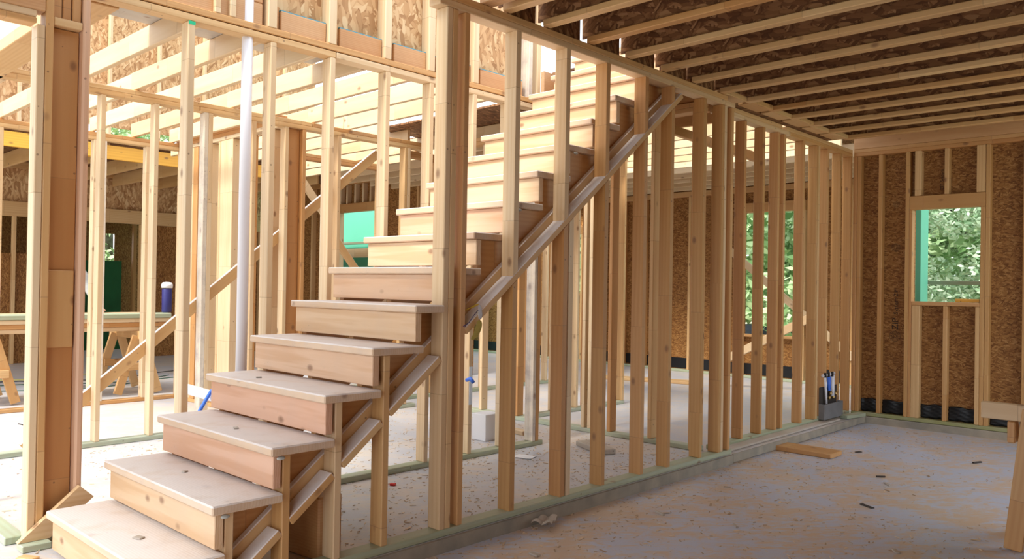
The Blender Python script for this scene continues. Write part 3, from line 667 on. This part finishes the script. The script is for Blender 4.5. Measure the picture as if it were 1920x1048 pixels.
board('jack_stud', -8.46, -8.42, YT - .088, YT - .001, .95, 2.474, M_PALE, tw)
o = board('sheathing_panel', -11.4, -7.4, 9.0, 9.04, -0.45, 3.5, M_MINT, None, bev=0); tag(o, 'mint green sheathing panel seen through the rear left window', 'panel')
for i, z in enumerate((1.77, 2.02)):
    o = board('scaffold_rail', -11.2, -7.6, 8.88, 8.92, z, z + (.17 if i == 0 else .05), M_PALE if i == 0 else M_GREEN, None); tag(o, ['wide pale board', 'narrow greenish rail'][i] + ' crossing the mint panel behind the rear left window', 'rail')
o = beam_between('diagonal_brace', (-5.0, 4.86, 2.56), (-5.0, 5.25, 2.10), .089, .036, M_PALE, None); tag(o, 'short pale brace high up behind the first round knotted stud', 'brace')
o = beam_between('diagonal_brace', (-5.0, 5.42, 1.80), (-5.0, 5.95, 1.18), .089, .036, M_TOPLIT, None); tag(o, 'short pale brace sloping down right in front of the mint panel', 'brace')

# ------------------------------------------------------------------ far left wall (x = -10.6)
GX = -10.6
gw = empty('wall_left', (GX, 5, 0), None, None, kind='structure'); gw['label'] = 'far left wall with strand board band over open garage bays'
board('upper_panel', GX - .02, GX, -1.0, 7.8, 2.42, 2.92, M_OSB, gw, bev=0)
board('header', GX, GX + .09, -1.0, 7.8, 2.20, 2.42, M_PINE, gw); board('top_plate', GX, GX + .09, -1.0, 7.8, 2.92, 3.02, M_PINE, gw)
for y in (-0.9, 1.2, 3.02, 3.5, 4.2, 5.35, 5.50, 6.3, 6.7, 7.1, 7.5): board('stud', GX, GX + .09, y, y + (.14 if 5.3 < y < 5.45 else .045), .001, 2.199, M_GREYWOOD if 5.4 < y < 5.6 else M_PINE, gw)
board('lower_panel', GX - .02, GX, -1.0, 4.0, .001, 1.65, M_OSBW, gw, bev=0); board('lower_panel', GX - .02, GX, 5.5, 7.8, .001, 2.2, M_OSBW, gw, bev=0)
bm = bmesh.new(); bm_box(bm, .03, 6.5, 1.9, bev=0); 
g2 = link('upper_gable', bm, M_OSB[0], gw, (GX - .3, 5.6, 4.75)); 
g2b = board('upper_gable', GX - .3, GX - .27, 2.0, 4.3, 3.1, 4.9, M_OSB, gw, bev=0)
for y in (2.4, 3.0, 3.6, 4.9, 5.7, 6.5, 7.3, 8.1): board('gable_stud', GX - .26, GX - .17, y, y + .045, 3.1, 6.0, M_PALE, gw)
for i in range(7):
    o = board('porch_post', -13.4, -13.31, 2.6 + i * .62, 2.66 + i * .62, -.45, 2.5, M_FIR, None); tag(o, 'dark slender post outside the far left wall, %s from the left' % ordinal(i), 'post', 'slender posts outside the far left wall')
pf = empty('plank_fence', (-13.8, 4, -.45), 'brown plank screen with one gap outside the far left wall', 'fence')
for a, b, c, d in ((-1.0, 5.78, -.45, 2.9), (6.15, 9.5, -.45, 2.9), (5.78, 6.15, 2.2, 2.9), (5.78, 6.15, -.45, 1.6)): board('planking', -13.85, -13.82, a + .001, b - .001, c, d, M_OSBW, pf, bev=0)
o = board('tarp', -13.6, -13.57, 5.3, 6.2, -.45, 1.65, M_TARP, None, bev=0); tag(o, 'dark green tarp hanging outside beyond the far left wall', 'tarp')
o = board('garage_roof', -14.4, -10.64, -1.0, 7.8, 2.93, 3.0, M_OSBD, None, bev=0); o['kind'] = 'structure'

# ------------------------------------------------------------------ lumber pile, sawhorses, worker
def sawhorse(y, label):
    t = empty('sawhorse', (-6.3, y, 0), label, 'sawhorse', 'sawhorses under the lumber pile')
    board('top_beam', -6.95, -5.98, y - .02, y + .02, .62, .71, M_PINE, t)
    for sx in (-6.75, -6.12):
        for s in (-1, 1): beam_between('leg', (sx, y + s * .03, .66), (sx, y + s * .22, .02), .089, .036, M_PINE, t)
        board('cross_brace', sx + .02, sx + .045, y - .15, y + .15, .28, .36, M_PINE, t)
sawhorse(3.62, 'wooden sawhorse under the right end of the lumber pile'); sawhorse(2.2, 'wooden sawhorse under the left end of the lumber pile')
cols = [M_PINE, M_FIR, M_PALE, M_PALE, M_PINE, M_FIR, M_GREEN, M_FIR, M_PALE, M_PALE, M_GREEN, M_GREEN]
i = 0
for lay in range(4):
    for c in range(3):
        x = -6.72 + c * .21 + .02 * lay; z = .7115 + lay * .0480
        yo = 1.2 + .16 * ((i * 7) % 4)
        o = board('lumber_plank', x, x + .14 + .04 * (c == 1), yo, 4.15 + .07 * ((i * 5) % 3) - .25 * (lay == 3), z, z + .0465, cols[i], None)
        tag(o, '%s plank of the lumber pile on sawhorses, %s layer, %s' % (['tan', 'orange', 'pale', 'pale', 'tan', 'orange', 'greenish', 'orange', 'pale', 'pale', 'greenish', 'greenish'][i], ['bottom', 'second', 'third', 'top'][lay], ['back row', 'middle row', 'front row'][c]), 'plank', 'planks piled on sawhorses')
        i += 1
t = empty('water_jug', (-6.4, 4.04, .904), 'navy blue jug with white lid standing on the lumber pile', 'jug')
def lathe(name, prof, mat, parent, loc, seg=20):
    bm = bmesh.new(); R = []
    for r, z in prof: R.append([bm.verts.new((r * math.cos(2 * math.pi * k / seg), r * math.sin(2 * math.pi * k / seg), z)) for k in range(seg)])
    for a, b in zip(R, R[1:]):
        for k in range(seg): bm.faces.new((a[k], a[(k + 1) % seg], b[(k + 1) % seg], b[k]))
    bm.faces.new(R[0][::-1]); bm.faces.new(R[-1]); return link(name, bm, mat, parent, loc, smooth=True)
lathe('body', [(.05, 0), (.055, .01), (.055, .27), (.045, .29)], M_NAVY, t, (-6.4, 4.04, .904)); lathe('lid', [(.062, 0), (.064, .04), (.05, .065), (.02, .07)], M_WHITE, t, (-6.4, 4.04, 1.19))

# worker bending over the pile
pr = empty('person', (-7.14, 3.03, 0), 'person in pale work shirt and olive trousers bending over the lumber pile', 'person')
def skin_fig(name, verts, edges, radii, mat, parent, root=0, lvl=1):
    me = bpy.data.meshes.new(name); base = Vector(parent.location)
    me.from_pydata([Vector(v) for v in verts], edges, []); o = bpy.data.objects.new(name, me); COL.objects.link(o); o.parent = parent
    sk = o.modifiers.new('Skin', 'SKIN'); sk.use_smooth_shade = True
    for i, r in enumerate(radii):
        d = me.skin_vertices[0].data[i]; d.radius = r if isinstance(r, tuple) else (r, r); d.use_root = (i == root)
    ss = o.modifiers.new('Sub', 'SUBSURF'); ss.levels = ss.render_levels = lvl + 1
    me.materials.append(mat); return o
V = [(0, 0, .92), (.10, .02, 1.10), (.26, .04, 1.30), (.33, .05, 1.40), (.40, .05, 1.50),   # pelvis, waist, chest, neck, head base
     (.28, .23, 1.33), (.42, .32, 1.08), (.62, .30, .955),          # left arm
     (.28, -.15, 1.33), (.44, -.26, 1.08), (.64, -.22, .955),       # right arm
     (0, .10, .88), (.06, .14, .48), (0, .15, .09), (.14, .16, .04),
     (0, -.10, .88), (-.08, -.14, .48), (-.16, -.15, .09), (-.02, -.16, .04)]
Ed = [(0, 1), (1, 2), (2, 3), (3, 4), (2, 5), (5, 6), (6, 7), (2, 8), (8, 9), (9, 10), (0, 11), (11, 12), (12, 13), (13, 14), (0, 15), (15, 16), (16, 17), (17, 18)]
Ra = [(.14, .11), (.13, .10), (.15, .11), .055, .05, .06, .045, .032, .06, .045, .032, .09, .062, .042, .035, .09, .062, .042, .035]
skin_fig('body', V, Ed, Ra, M_SKIN, pr)
skin_fig('shirt', [V[0], V[1], V[2], (.31, .05, 1.37), V[5], V[6], (.55, .305, .99), V[8], V[9], (.57, -.235, .99)], [(0, 1), (1, 2), (2, 3), (2, 4), (4, 5), (5, 6), (2, 7), (7, 8), (8, 9)],
         [(.165, .135), (.155, .125), (.17, .13), .07, .075, .06, .048, .075, .06, .048], M_SHIRT, pr)
skin_fig('trousers', [(0, 0, .95), V[11], V[12], (0, .15, .14), V[15], V[16], (-.155, -.15, .14)], [(0, 1), (1, 2), (2, 3), (0, 4), (4, 5), (5, 6)], [(.165, .135), .11, .08, .065, .11, .08, .065], M_TROUS, pr)
for s, b in ((1, (0.05, .155, .055)), (-1, (-.10, -.155, .055))):
    bm = bmesh.new(); bmesh.ops.create_icosphere(bm, subdivisions=2, radius=.055); bmesh.ops.scale(bm, vec=(2.3, 1, 1), verts=bm.verts)
    for v in bm.verts:
        if v.co.z < -.03: v.co.z = -.052
    link('boot', bm, M_BOOT, pr, Vector(b) + Vector(pr.location), smooth=True)
bm = bmesh.new(); bmesh.ops.create_icosphere(bm, subdivisions=3, radius=.105)
for v in bm.verts:
    c = v.co; c.x *= .95; c.y *= .78; c.z *= 1.15
    if c.x > .06 and -.02 < c.z < .03 and abs(c.y) < .02: c.x += .022          # nose
    if c.x > .05 and abs(abs(c.y) - .035) < .018 and .02 < c.z < .05: c.x -= .012   # eye sockets
    if c.x > .04 and abs(c.y) < .03 and -.065 < c.z < -.045: c.x -= .006
    if abs(c.y) > .074 and abs(c.x) < .03 and abs(c.z) < .035: c.y *= 1.18
hdp = link('head', bm, M_SKIN, pr, Vector((.44, .05, 1.60)) + Vector(pr.location), rot=(0, .6, 0), smooth=True)
bm = bmesh.new(); bmesh.ops.create_uvsphere(bm, u_segments=24, v_segments=12, radius=.125)
for v in bm.verts:
    if v.co.z < 0: v.co.z *= .12; v.co.x *= 1.22; v.co.y *= 1.08
link('helmet', bm, M_HARD, pr, Vector((.455, .05, 1.66)) + Vector(pr.location), rot=(0, .5, 0), smooth=True)
def hand(wrist, d, side):
    wv = Vector(wrist); d = Vector(d).normalized(); up = Vector((0, 0, 1)); lat = d.cross(up).normalized() * side
    vs = [wv - d * .02, wv + d * .05]; ed = [(0, 1)]; ra = [(.026, .018), (.034, .016)]
    for j, (off, ln) in enumerate(((-.028, .070), (-.010, .080), (.010, .075), (.027, .058))):
        b0 = len(vs); p0 = wv + d * .075 + lat * off
        vs += [p0, p0 + d * ln * .5 - up * .010, p0 + d * ln * .85 - up * .034]; ed += [(1, b0), (b0, b0 + 1), (b0 + 1, b0 + 2)]; ra += [.0095, .0088, .0080]
    b0 = len(vs); p0 = wv + d * .02 - lat * .034
    vs += [p0, p0 + d * .035 - lat * .026 - up * .012]; ed += [(1, b0), (b0, b0 + 1)]; ra += [.011, .009]
    skin_fig('hand', vs, ed, ra, M_SKIN, pr)
hand(V[7], (.8, -.1, -.25), 1); hand(V[10], (.8, .1, -.25), -1)

# ------------------------------------------------------------------ sawhorse at the right edge
t = empty('sawhorse', (2.45, 4.95, SUNK), 'rough lumber sawhorse cut off by the right picture edge', 'sawhorse')
board('top_beam', 1.885, 2.62, 4.965, 5.003, .600, .690, M_PALE, t)
beam_between('leg', (2.135, 4.925, .672), (2.060, 4.90, SUNK + .004), .036, .088, M_PINE, t, up=Vector((1, 0, 0)))
beam_between('leg', (2.115, 5.022, .64), (2.06, 5.30, SUNK + .004), .036, .089, M_PINE, t, up=Vector((1, 0, 0)))
beam_between('leg', (2.45, 4.925, .66), (2.53, 4.80, SUNK + .004), .036, .089, M_PINE, t); beam_between('leg', (2.45, 5.022, .64), (2.53, 5.30, SUNK + .004), .036, .089, M_PINE, t)
board('gusset_block', 2.015, 2.052, 4.95, 5.06, .485, .598, M_FIR, t)

# ------------------------------------------------------------------ plumbing
t = empty('drain_pipe', (-1.285, 2.285, 0), 'tall white plastic drain pipe rising through the left stair wall plate', 'pipe')
tube('riser_pipe', [(-1.285, 2.285, 0.62), (-1.285, 2.285, 3.6)], .0315, M_PVC, t, 24)
tube('coupling', [(-1.285, 2.285, 0.66), (-1.285, 2.285, 0.76)], .038, M_PVC, t, 24)
tube('elbow_arm', [(-1.285, 2.285, 0.64), (-1.33, 2.285, 0.585), (-1.42, 2.28, 0.575), (-1.95, 2.25, 0.60)], .0315, M_PVC, t, 20)
tube('lower_pipe', [(-1.285, 2.285, 0.02), (-1.285, 2.285, 0.63)], .0315, M_PVC, t, 20)
o = tube('blue_tube', [(-1.62, 2.16, 0.003), (-1.62, 2.17, .30), (-1.60, 2.19, .50), (-1.55, 2.235, .62), (-1.46, 2.29, .70), (-1.40, 2.33, .62)], .011, M_BLUE, None, 12); tag(o, 'bent blue plastic water tube beside the left edge of the fourth tread', 'tube')
t = empty('plumbing_box', (-0.12, 7.95, 0), 'grey plumbing manifold box with white and blue lines in the far corner', 'plumbing box')
bm = bmesh.new(); bm_box(bm, .012, .46, .15, (0, 0, 0)); link('front_panel', bm, M_GREY, t, (-0.09, 7.95, .105), rot=(0.0, .0, 0.0))
board('side_panel', -.145, -.095, 7.72, 7.732, .03, .18, M_GREY, t); board('side_panel', -.145, -.095, 8.168, 8.18, .03, .18, M_GREY, t)
board('dark_backing', -.148, -.143, 7.73, 8.16, .03, .34, M_CHAR, t)
tube('white_pipe', [(-.118, 7.84, .17), (-.118, 7.82, .32), (-.118, 7.80, .45)], .012, M_PVC, t); tube('white_pipe', [(-.118, 7.98, .24), (-.118, 7.98, .45)], .022, M_PVC, t)
tube('blue_pipe', [(-.118, 7.90, .30), (-.118, 7.90, .44)], .019, M_BLUE, t); tube('header_pipe', [(-.118, 7.74, .455), (-.118, 8.02, .465)], .016, M_PVC, t)
for y in (7.76, 7.84, 7.93): tube('valve', [(-.10, y, .44), (-.10, y, .485)], .014, M_INK, t, 8)
for y, z in ((7.93, .26), (8.0, .22), (8.06, .25), (7.9, .22)): tube('brass_fitting', [(-.118, y, z), (-.118, y + .03, z + .02)], .014, M_BRASS, t, 10)
o = board('nail_plate', LX1, LX1 + .004, 4.062, 4.095, 0.40, 0.68, M_STEEL, None, bev=.001); tag(o, 'galvanised steel nail plate on a stud face behind the stair post', 'nail plate')
t = tube('shutoff_valve', [(-1.232, 4.03, .585), (-1.19, 4.03, .60), (-1.16, 4.03, .575)], .014, M_BLUE, None, 10); tag(t, 'small blue shut-off valve beside the steel nail plate', 'valve')

# ------------------------------------------------------------------ small loose things
bm = bmesh.new(); bm_box(bm, .25, .14, .29, bev=.008)
o = link('timber_offcut', bm, wood_mat('end_grain', 1, FIR, joints=False, grain=2.2), None, (-.255, 2.12, .146), rot=(0, 0, .12)); tag(o, 'thick square timber offcut standing on the floor beneath the stairs', 'offcut')
o = board('floor_board', -.10, .48, 6.46, 6.685, SUNK + .001, SUNK + .040, M_FIR, None); o.rotation_euler = (0, 0, -.02); tag(o, 'short wide board lying on the dusty right room floor near the curb', 'board')
o = board('lumber_offcut', -1.02, -.62, 4.98, 5.12, .001, .040, M_GREYWOOD, None); o.rotation_euler = (0, 0, -.42); tag(o, 'greenish grey board offcut lying on the slab behind the partition', 'offcut')
o = board('lumber_offcut', -1.75, -1.60, 5.05, 5.13, .001, .039, M_PALE, None); tag(o, 'small pale offcut on the slab behind the mottled stud', 'offcut')
t = empty('brace_board', (-1.1, 1.2, 0), 'angled board with green edge nailed low between the post and first tread', 'board')
prism_x('plank', [(1.140, .036), (1.275, .036), (1.47, .20), (1.405, .262)], -1.235, -1.200, M_PALE[1], t)
board('green_foot', -1.235, -1.150, 1.145, 1.27, .001, .034, M_GREEN, t)
o = board('wood_scrap', -1.09, -1.0, 1.115, 1.165, .001, .016, M_PINE, None); o.rotation_euler = (0, 0, .5); tag(o, 'small wood scrap on the slab in front of the first tread', 'wood scrap')
def crumple(name, sx, sy, loc, mat, label, cat, h=.012, rz=0, seed=1):
    rr = random.Random(seed); bm = bmesh.new(); bmesh.ops.create_grid(bm, x_segments=8, y_segments=8, size=.5)
    for v in bm.verts:
        x, y = v.co.x, v.co.y
        v.co = Vector((x * sx, y * sy, h * (abs(math.sin(x * 5 + seed)) + abs(math.sin(y * 4 + seed * 2))) * .8 + rr.random() * h * .15))
    o = link(name, bm, mat, None, loc, rot=(0, 0, rz)); s = o.modifiers.new('t', 'SOLIDIFY'); s.thickness = .0012; tag(o, label, cat); return o
crumple('paper_scrap', .15, .12, (-1.06 + .05, 4.43, .003), M_WHITE, 'flat white paper lying on the slab behind the second partition stud', 'paper', .002, .3, 2)
crumple('paper_scrap', .12, .15, (.07, 3.42, SUNK + .003), M_SCRAP, 'crumpled beige paper scrap on the right room floor against the curb', 'paper', .03, .5, 3)
t = board('cardboard_box', -1.78, -1.62, 4.62, 4.80, .001, .22, M_WHITE, None); tag(t, 'white cardboard box on the slab behind the stair post', 'box')
o = board('red_scrap', -1.02, -.985, 3.17, 3.20, .001, .014, M_RED, None, bev=.002); o.rotation_euler = (0, 0, .6); tag(o, 'small bright red plastic scrap on the slab under the stairs', 'scrap')
o = board('wood_sliver', -.52, -.43, 2.66, 2.675, .001, .012, plain('dark_red_wood', (.28, .07, .03)), None, bev=.001); o.rotation_euler = (0, 0, -.9); tag(o, 'dark red wood sliver on the slab behind the knee studs', 'sliver')
# yellow glove-like rag over the raked plate
t = empty('work_rag', (-.02, 2.90, 1.09), 'yellow and grey rag draped over the raked plate beside the stair post', 'rag')
def ribbon(name, rows, mat, th=.003):
    bm = bmesh.new(); g = [[bm.verts.new(Vector(p) - Vector((-.02, 2.90, 1.09))) for p in r] for r in rows]
    for a, b in zip(g, g[1:]):
        for k in range(len(a) - 1): bm.faces.new((a[k], a[k + 1], b[k + 1], b[k]))
    o = link(name, bm, mat, t, (-.02, 2.90, 1.09), smooth=True); s = o.modifiers.new('t', 'SOLIDIFY'); s.thickness = th
    q = o.modifiers.new('s', 'SUBSURF'); q.levels = q.render_levels = 2
ribbon('yellow_flap', [[(-.06, 2.86, 1.125), (-.03, 2.86, 1.15), (0.004, 2.86, 1.155)], [(-.06, 2.90, 1.14), (-.02, 2.90, 1.165), (.012, 2.90, 1.165)], [(-.06, 2.94, 1.165), (-.02, 2.945, 1.185), (.012, 2.95, 1.185)]], M_GLOVE)
ribbon('grey_cuff', [[(.010, 2.925, 1.180), (.014, 2.945, 1.178)], [(.016, 2.925, 1.145), (.018, 2.955, 1.14)], [(.014, 2.92, 1.10), (.016, 2.955, 1.095)]], M_MUSH)
ribbon('olive_tail', [[(.012, 2.915, 1.10), (.016, 2.955, 1.10)], [(.02, 2.905, 1.06), (.022, 2.952, 1.06)], [(.012, 2.89, 1.02), (.016, 2.935, 1.02)], [(.01, 2.868, .995), (.012, 2.90, .99)]], M_GLOVE2)
tube('cord', [(.004, 2.83, 1.065), (.006, 2.87, 1.085), (.006, 2.90, 1.12), (.012, 2.93, 1.15)], .002, M_NAVY, t, 6)
# cords on the slab at left
for i, (y0, x0, m, c) in enumerate(((2.2, -7.6, M_CORDK, 'dark green'), (2.6, -8.0, M_CORDB, 'black'), (2.4, -8.5, M_CORDY, 'yellow'), (2.9, -7.2, M_CORDK, 'green wavy'), (2.2, -4.4, M_CORDB, 'thin black'))):
    pts = [(x0 + .25 * math.sin(k * .9 + i), y0 - 1.4 + k * .35, .006) for k in range(12)]
    if i == 4: pts = [(x0 - .1 * k, y0 + .08 * math.sin(k), .004) for k in range(6)]
    o = tube('extension_cord', pts, .005, m, None, 6); tag(o, '%s cord snaking across the bright slab beyond the partitions' % c, 'cord')

# shavings and chips
def chips(name, n, area, zf, smin, smax, label, dens=None, seed=3):
    rr = random.Random(seed); bm = bmesh.new(); k = 0
    while k < n:
        x = rr.uniform(area[0], area[1]); y = rr.uniform(area[2], area[3])
        if dens and rr.random() > dens(x, y): continue
        L = rr.uniform(smin, smax) * (2.2 if rr.random() < .06 else 1); w = L * rr.uniform(.15, .45); h = rr.uniform(.0008, .003); a = rr.uniform(0, math.pi)
        ca, sa = math.cos(a), math.sin(a); z0 = zf + rr.uniform(.0005, .002); tl = rr.uniform(0, .004)
        P = []
        for dz in (0, h):
            for dx, dy in ((-1, -1), (1, -1), (1, 1), (-1, 1)):
                px = dx * L / 2; py = dy * w / 2
                P.append(bm.verts.new((x + px * ca - py * sa, y + px * sa + py * ca, z0 + dz + (tl if dx > 0 else 0))))
        for f in ((0, 3, 2, 1), (4, 5, 6, 7), (0, 1, 5, 4), (1, 2, 6, 5), (2, 3, 7, 6), (3, 0, 4, 7)): bm.faces.new([P[q] for q in f])
        k += 1
    o = link(name, bm, M_CHIP, None); tag(o, label, 'wood shavings', kind='stuff')
chips('wood_shavings', 2400, (.03, 2.6, 2.4, 8.3), SUNK, .006, .022, 'wood shavings scattered over the right room floor', lambda x, y: (.25 + .75 * math.exp(-x * 2.2)) if x < 1.2 else (.55 if y < 5 else .12))
chips('wood_shavings', 2200, (-3.3, -.12, 2.0, 5.5), 0, .006, .022, 'wood shavings scattered on the slab under and behind the stairs', lambda x, y: .35 + .65 * math.exp(-abs(x + .3) * 2), 5)
chips('wood_shavings', 700, (-3.4, -.9, .9, 4.8), 0, .006, .022, 'wood shavings on the bright slab left of the stairs', None, 8)
rr = random.Random(21)
deb = [(.33, 3.0), (.62, 2.95), (.9, 3.2), (1.05, 5.9), (.95, 6.1), (1.15, 5.2), (.35, 4.1), (.5, 6.9), (1.35, 3.6), (.8, 4.2), (1.3, 7.2), (.75, 2.75), (1.6, 4.4)]
nm = ['beside the curb near the crumpled paper', 'in the near foreground', 'in the lower middle of the floor', 'in the bright patch', 'at the left edge of the bright patch', 'right of the sunlit dust', 'near the curb midway', 'close to the short wide board', 'toward the lower right', 'in the middle of the floor', 'near the back wall curb', 'at the very front', 'near the sawhorse leg']
for i, (x, y) in enumerate(deb):
    L = rr.uniform(.05, .11); o = board('wood_chip', x, x + L, y, y + rr.uniform(.012, .035), SUNK + .001, SUNK + rr.uniform(.006, .012), M_CHAR if i % 3 else M_GREYWOOD, None, bev=.001)
    o.rotation_euler = (0, 0, rr.uniform(-1.5, 1.5)); tag(o, '%s wood chip on the right room floor %s' % ('dark' if i % 3 else 'grey', nm[i]), 'wood chip', 'larger chips on the right room floor')
for i, (k, x, y, s) in enumerate(((1, -.42, .13, .03), (4, -.75, .1, .02), (2, -.62, .17, .018), (3, -.5, .1, .022))):
    o = board('wood_chip', x, x + s * 1.4, ynose(k) + y, ynose(k) + y + s, k * RISE + .001, k * RISE + .007, M_GREYWOOD, None, bev=.001); o.rotation_euler = (0, 0, i * .8 + .4)
    tag(o, 'small grey wood chip lying on the %s tread of the stairs' % ordinal(k - 1), 'wood chip', 'chips on the treads')

# ------------------------------------------------------------------ trees and vehicle outside
def leaf_cloud(name, blobs, n, size, mat, parent, seed):
    rr = random.Random(seed); bm = bmesh.new()
    for i in range(n):
        c, R = blobs[rr.randrange(len(blobs))]
        d = Vector((rr.gauss(0, 1), rr.gauss(0, 1), rr.gauss(0, 1))).normalized() * (rr.random() ** .4)
        p = Vector(c) + Vector((d.x * R[0], d.y * R[1], d.z * R[2]))
        u = Vector((rr.gauss(0, 1), rr.gauss(0, 1), rr.gauss(0, .6))).normalized(); v = u.cross(Vector((rr.gauss(0, 1), rr.gauss(0, 1), rr.gauss(0, 1)))).normalized()
        s = size * rr.uniform(.6, 1.3)
        bm.faces.new([bm.verts.new(p + u * s), bm.verts.new(p + v * s * .45), bm.verts.new(p - u * s), bm.verts.new(p - v * s * .45)])
    return link(name, bm, mat, parent, parent.location)
def tree(loc, h, label, mat, seed, trunk_r=.16, low=.25, size=.10, n=9000, spread=2.6):
    t = empty('tree', loc, label, 'tree', 'trees outside the openings'); rr = random.Random(seed); L = Vector(loc)
    tube('trunk', [L + Vector((0, 0, 0)), L + Vector((.1, .05, h * .3)), L + Vector((.0, .1, h * .65)), L + Vector((.1, 0, h * .95))], .1, M_BARK, t, 10, [trunk_r * 1.3, trunk_r, trunk_r * .7, trunk_r * .25])
    blobs = []
    for k in range(9):
        a = k * 2.4 + rr.random(); z = h * (low + (1 - low) * k / 9.0) + .3; r = spread * (1 - .5 * k / 9.0)
        e = Vector((math.cos(a) * r * .6, math.sin(a) * r * .6, z))
        if k % 2 == 0: tube('branch', [L + Vector((0, 0, z * .75)), L + e * .6 + Vector((0, 0, z * .35)), L + e], .05, M_BARK, t, 7, [.08, .05, .02])
        blobs.append((e, (r * .62, r * .62, h * .13)))
    leaf_cloud('foliage', blobs, n, size, mat, t, seed); return t
tree((.9, 13.8, -.45), 5.8, 'leafy tree filling the right room window', M_LEAF2, 3, low=.12, size=.05, n=60000, spread=3.0)
tree((-1.2, 17.0, -.45), 8.0, 'tall green tree behind the window tree on its left', M_LEAF, 5, low=.05, size=.12, n=30000, spread=3.8)
tree((3.4, 18.0, -.45), 8.0, 'tall tree behind the window tree on its right', M_LEAF, 8, low=.05, size=.12, n=30000, spread=3.8)
tree((-3.25, 14.6, -.45), 9.0, 'slender mottled trunk tree seen through the far tall opening', M_LEAF2, 11, trunk_r=.13, low=.42, size=.10, n=9000, spread=2.4)
tree((-6.5, 20.0, -.45), 9.0, 'broad tree behind the slender trunk beyond the far opening', M_LEAF, 13, low=.05, size=.2, n=20000, spread=4.6)
tree((-10.8, 17.0, -.45), 7.0, 'tree seen through the narrow far window', M_LEAF, 15, low=.1, size=.12, n=9000, spread=3.0)
tree((-16.6, 6.9, -.45), 5.0, 'green tree outside beyond the far left wall', M_LEAF, 17, low=.1, size=.11, n=9000, spread=2.6)
car = empty('car', (-4.2, 18.2, -.45), 'dark car with white roof parked far beyond the tall opening', 'car')
C = Vector((-4.2, 18.2, -.45))
bm = bmesh.new(); bm_box(bm, 3.9, 1.7, .62, (0, 0, .62), bev=.12); link('body', bm, plain('dark_car_paint', (.03, .035, .05), .25), car, C)
bm = bmesh.new(); vs = bm_box(bm, 2.1, 1.5, .5, (0, 0, 1.16), bev=.08)
for v in bm.verts:
    if v.co.z > 1.2: v.co.x *= .72; v.co.y *= .86
link('cabin', bm, M_HARD, car, C)
for sx in (-1.2, 1.2):
    for sy in (-.78, .78): tube('wheel', [C + Vector((sx, sy - .1, .33)), C + Vector((sx, sy + .1, .33))], .33, M_CHAR, car, 20)

# ------------------------------------------------------------------ light
w = bpy.data.worlds.new('sky'); SC.world = w; w.use_nodes = True
nt = w.node_tree; bg = nt.nodes['Background']; N = NB(nt)
bg.inputs['Color'].default_value = (0.88, 0.94, 1.0, 1); bg.inputs['Strength'].default_value = 2.2
sd = bpy.data.lights.new('sun', 'SUN'); sd.energy = 5.2; sd.angle = math.radians(16); sd.color = (1.0, 0.95, 0.86)
so = bpy.data.objects.new('sun', sd); COL.objects.link(so)
dirv = Vector((0.05, -0.72, 0.80)).normalized(); so.rotation_euler = dirv.to_track_quat('Z', 'Y').to_euler(); so.location = (3, -4, 12)

# ------------------------------------------------------------------ camera
cam = bpy.data.cameras.new('camera'); co = bpy.data.objects.new('camera', cam); COL.objects.link(co)
yaw, pitch, roll = 0.7583, 0.0087, -0.0167
cam.sensor_width = 36.0; cam.lens = 36.0 * 1496.9 / 1920.0; cam.clip_start = 0.05; cam.clip_end = 300
fwv = Vector((-math.sin(yaw) * math.cos(pitch), math.cos(yaw) * math.cos(pitch), math.sin(pitch)))
r0 = Vector((math.cos(yaw), math.sin(yaw), 0)); u0 = r0.cross(fwv)
rv = r0 * math.cos(roll) - u0 * math.sin(roll); uv = u0 * math.cos(roll) + r0 * math.sin(roll)
co.matrix_world = Matrix((( rv.x, uv.x, -fwv.x, 3.0269), (rv.y, uv.y, -fwv.y, 0.0), (rv.z, uv.z, -fwv.z, 1.2767), (0, 0, 0, 1)))
SC.camera = co
SC.view_settings.view_transform = 'Standard'; SC.view_settings.look = 'None'; SC.view_settings.exposure = 0.12; SC.view_settings.gamma = 1.0
try: SC.view_settings.use_curve_mapping = False
except Exception: pass
SC.cycles.use_denoising = True; SC.cycles.max_bounces = 8; SC.cycles.diffuse_bounces = 5
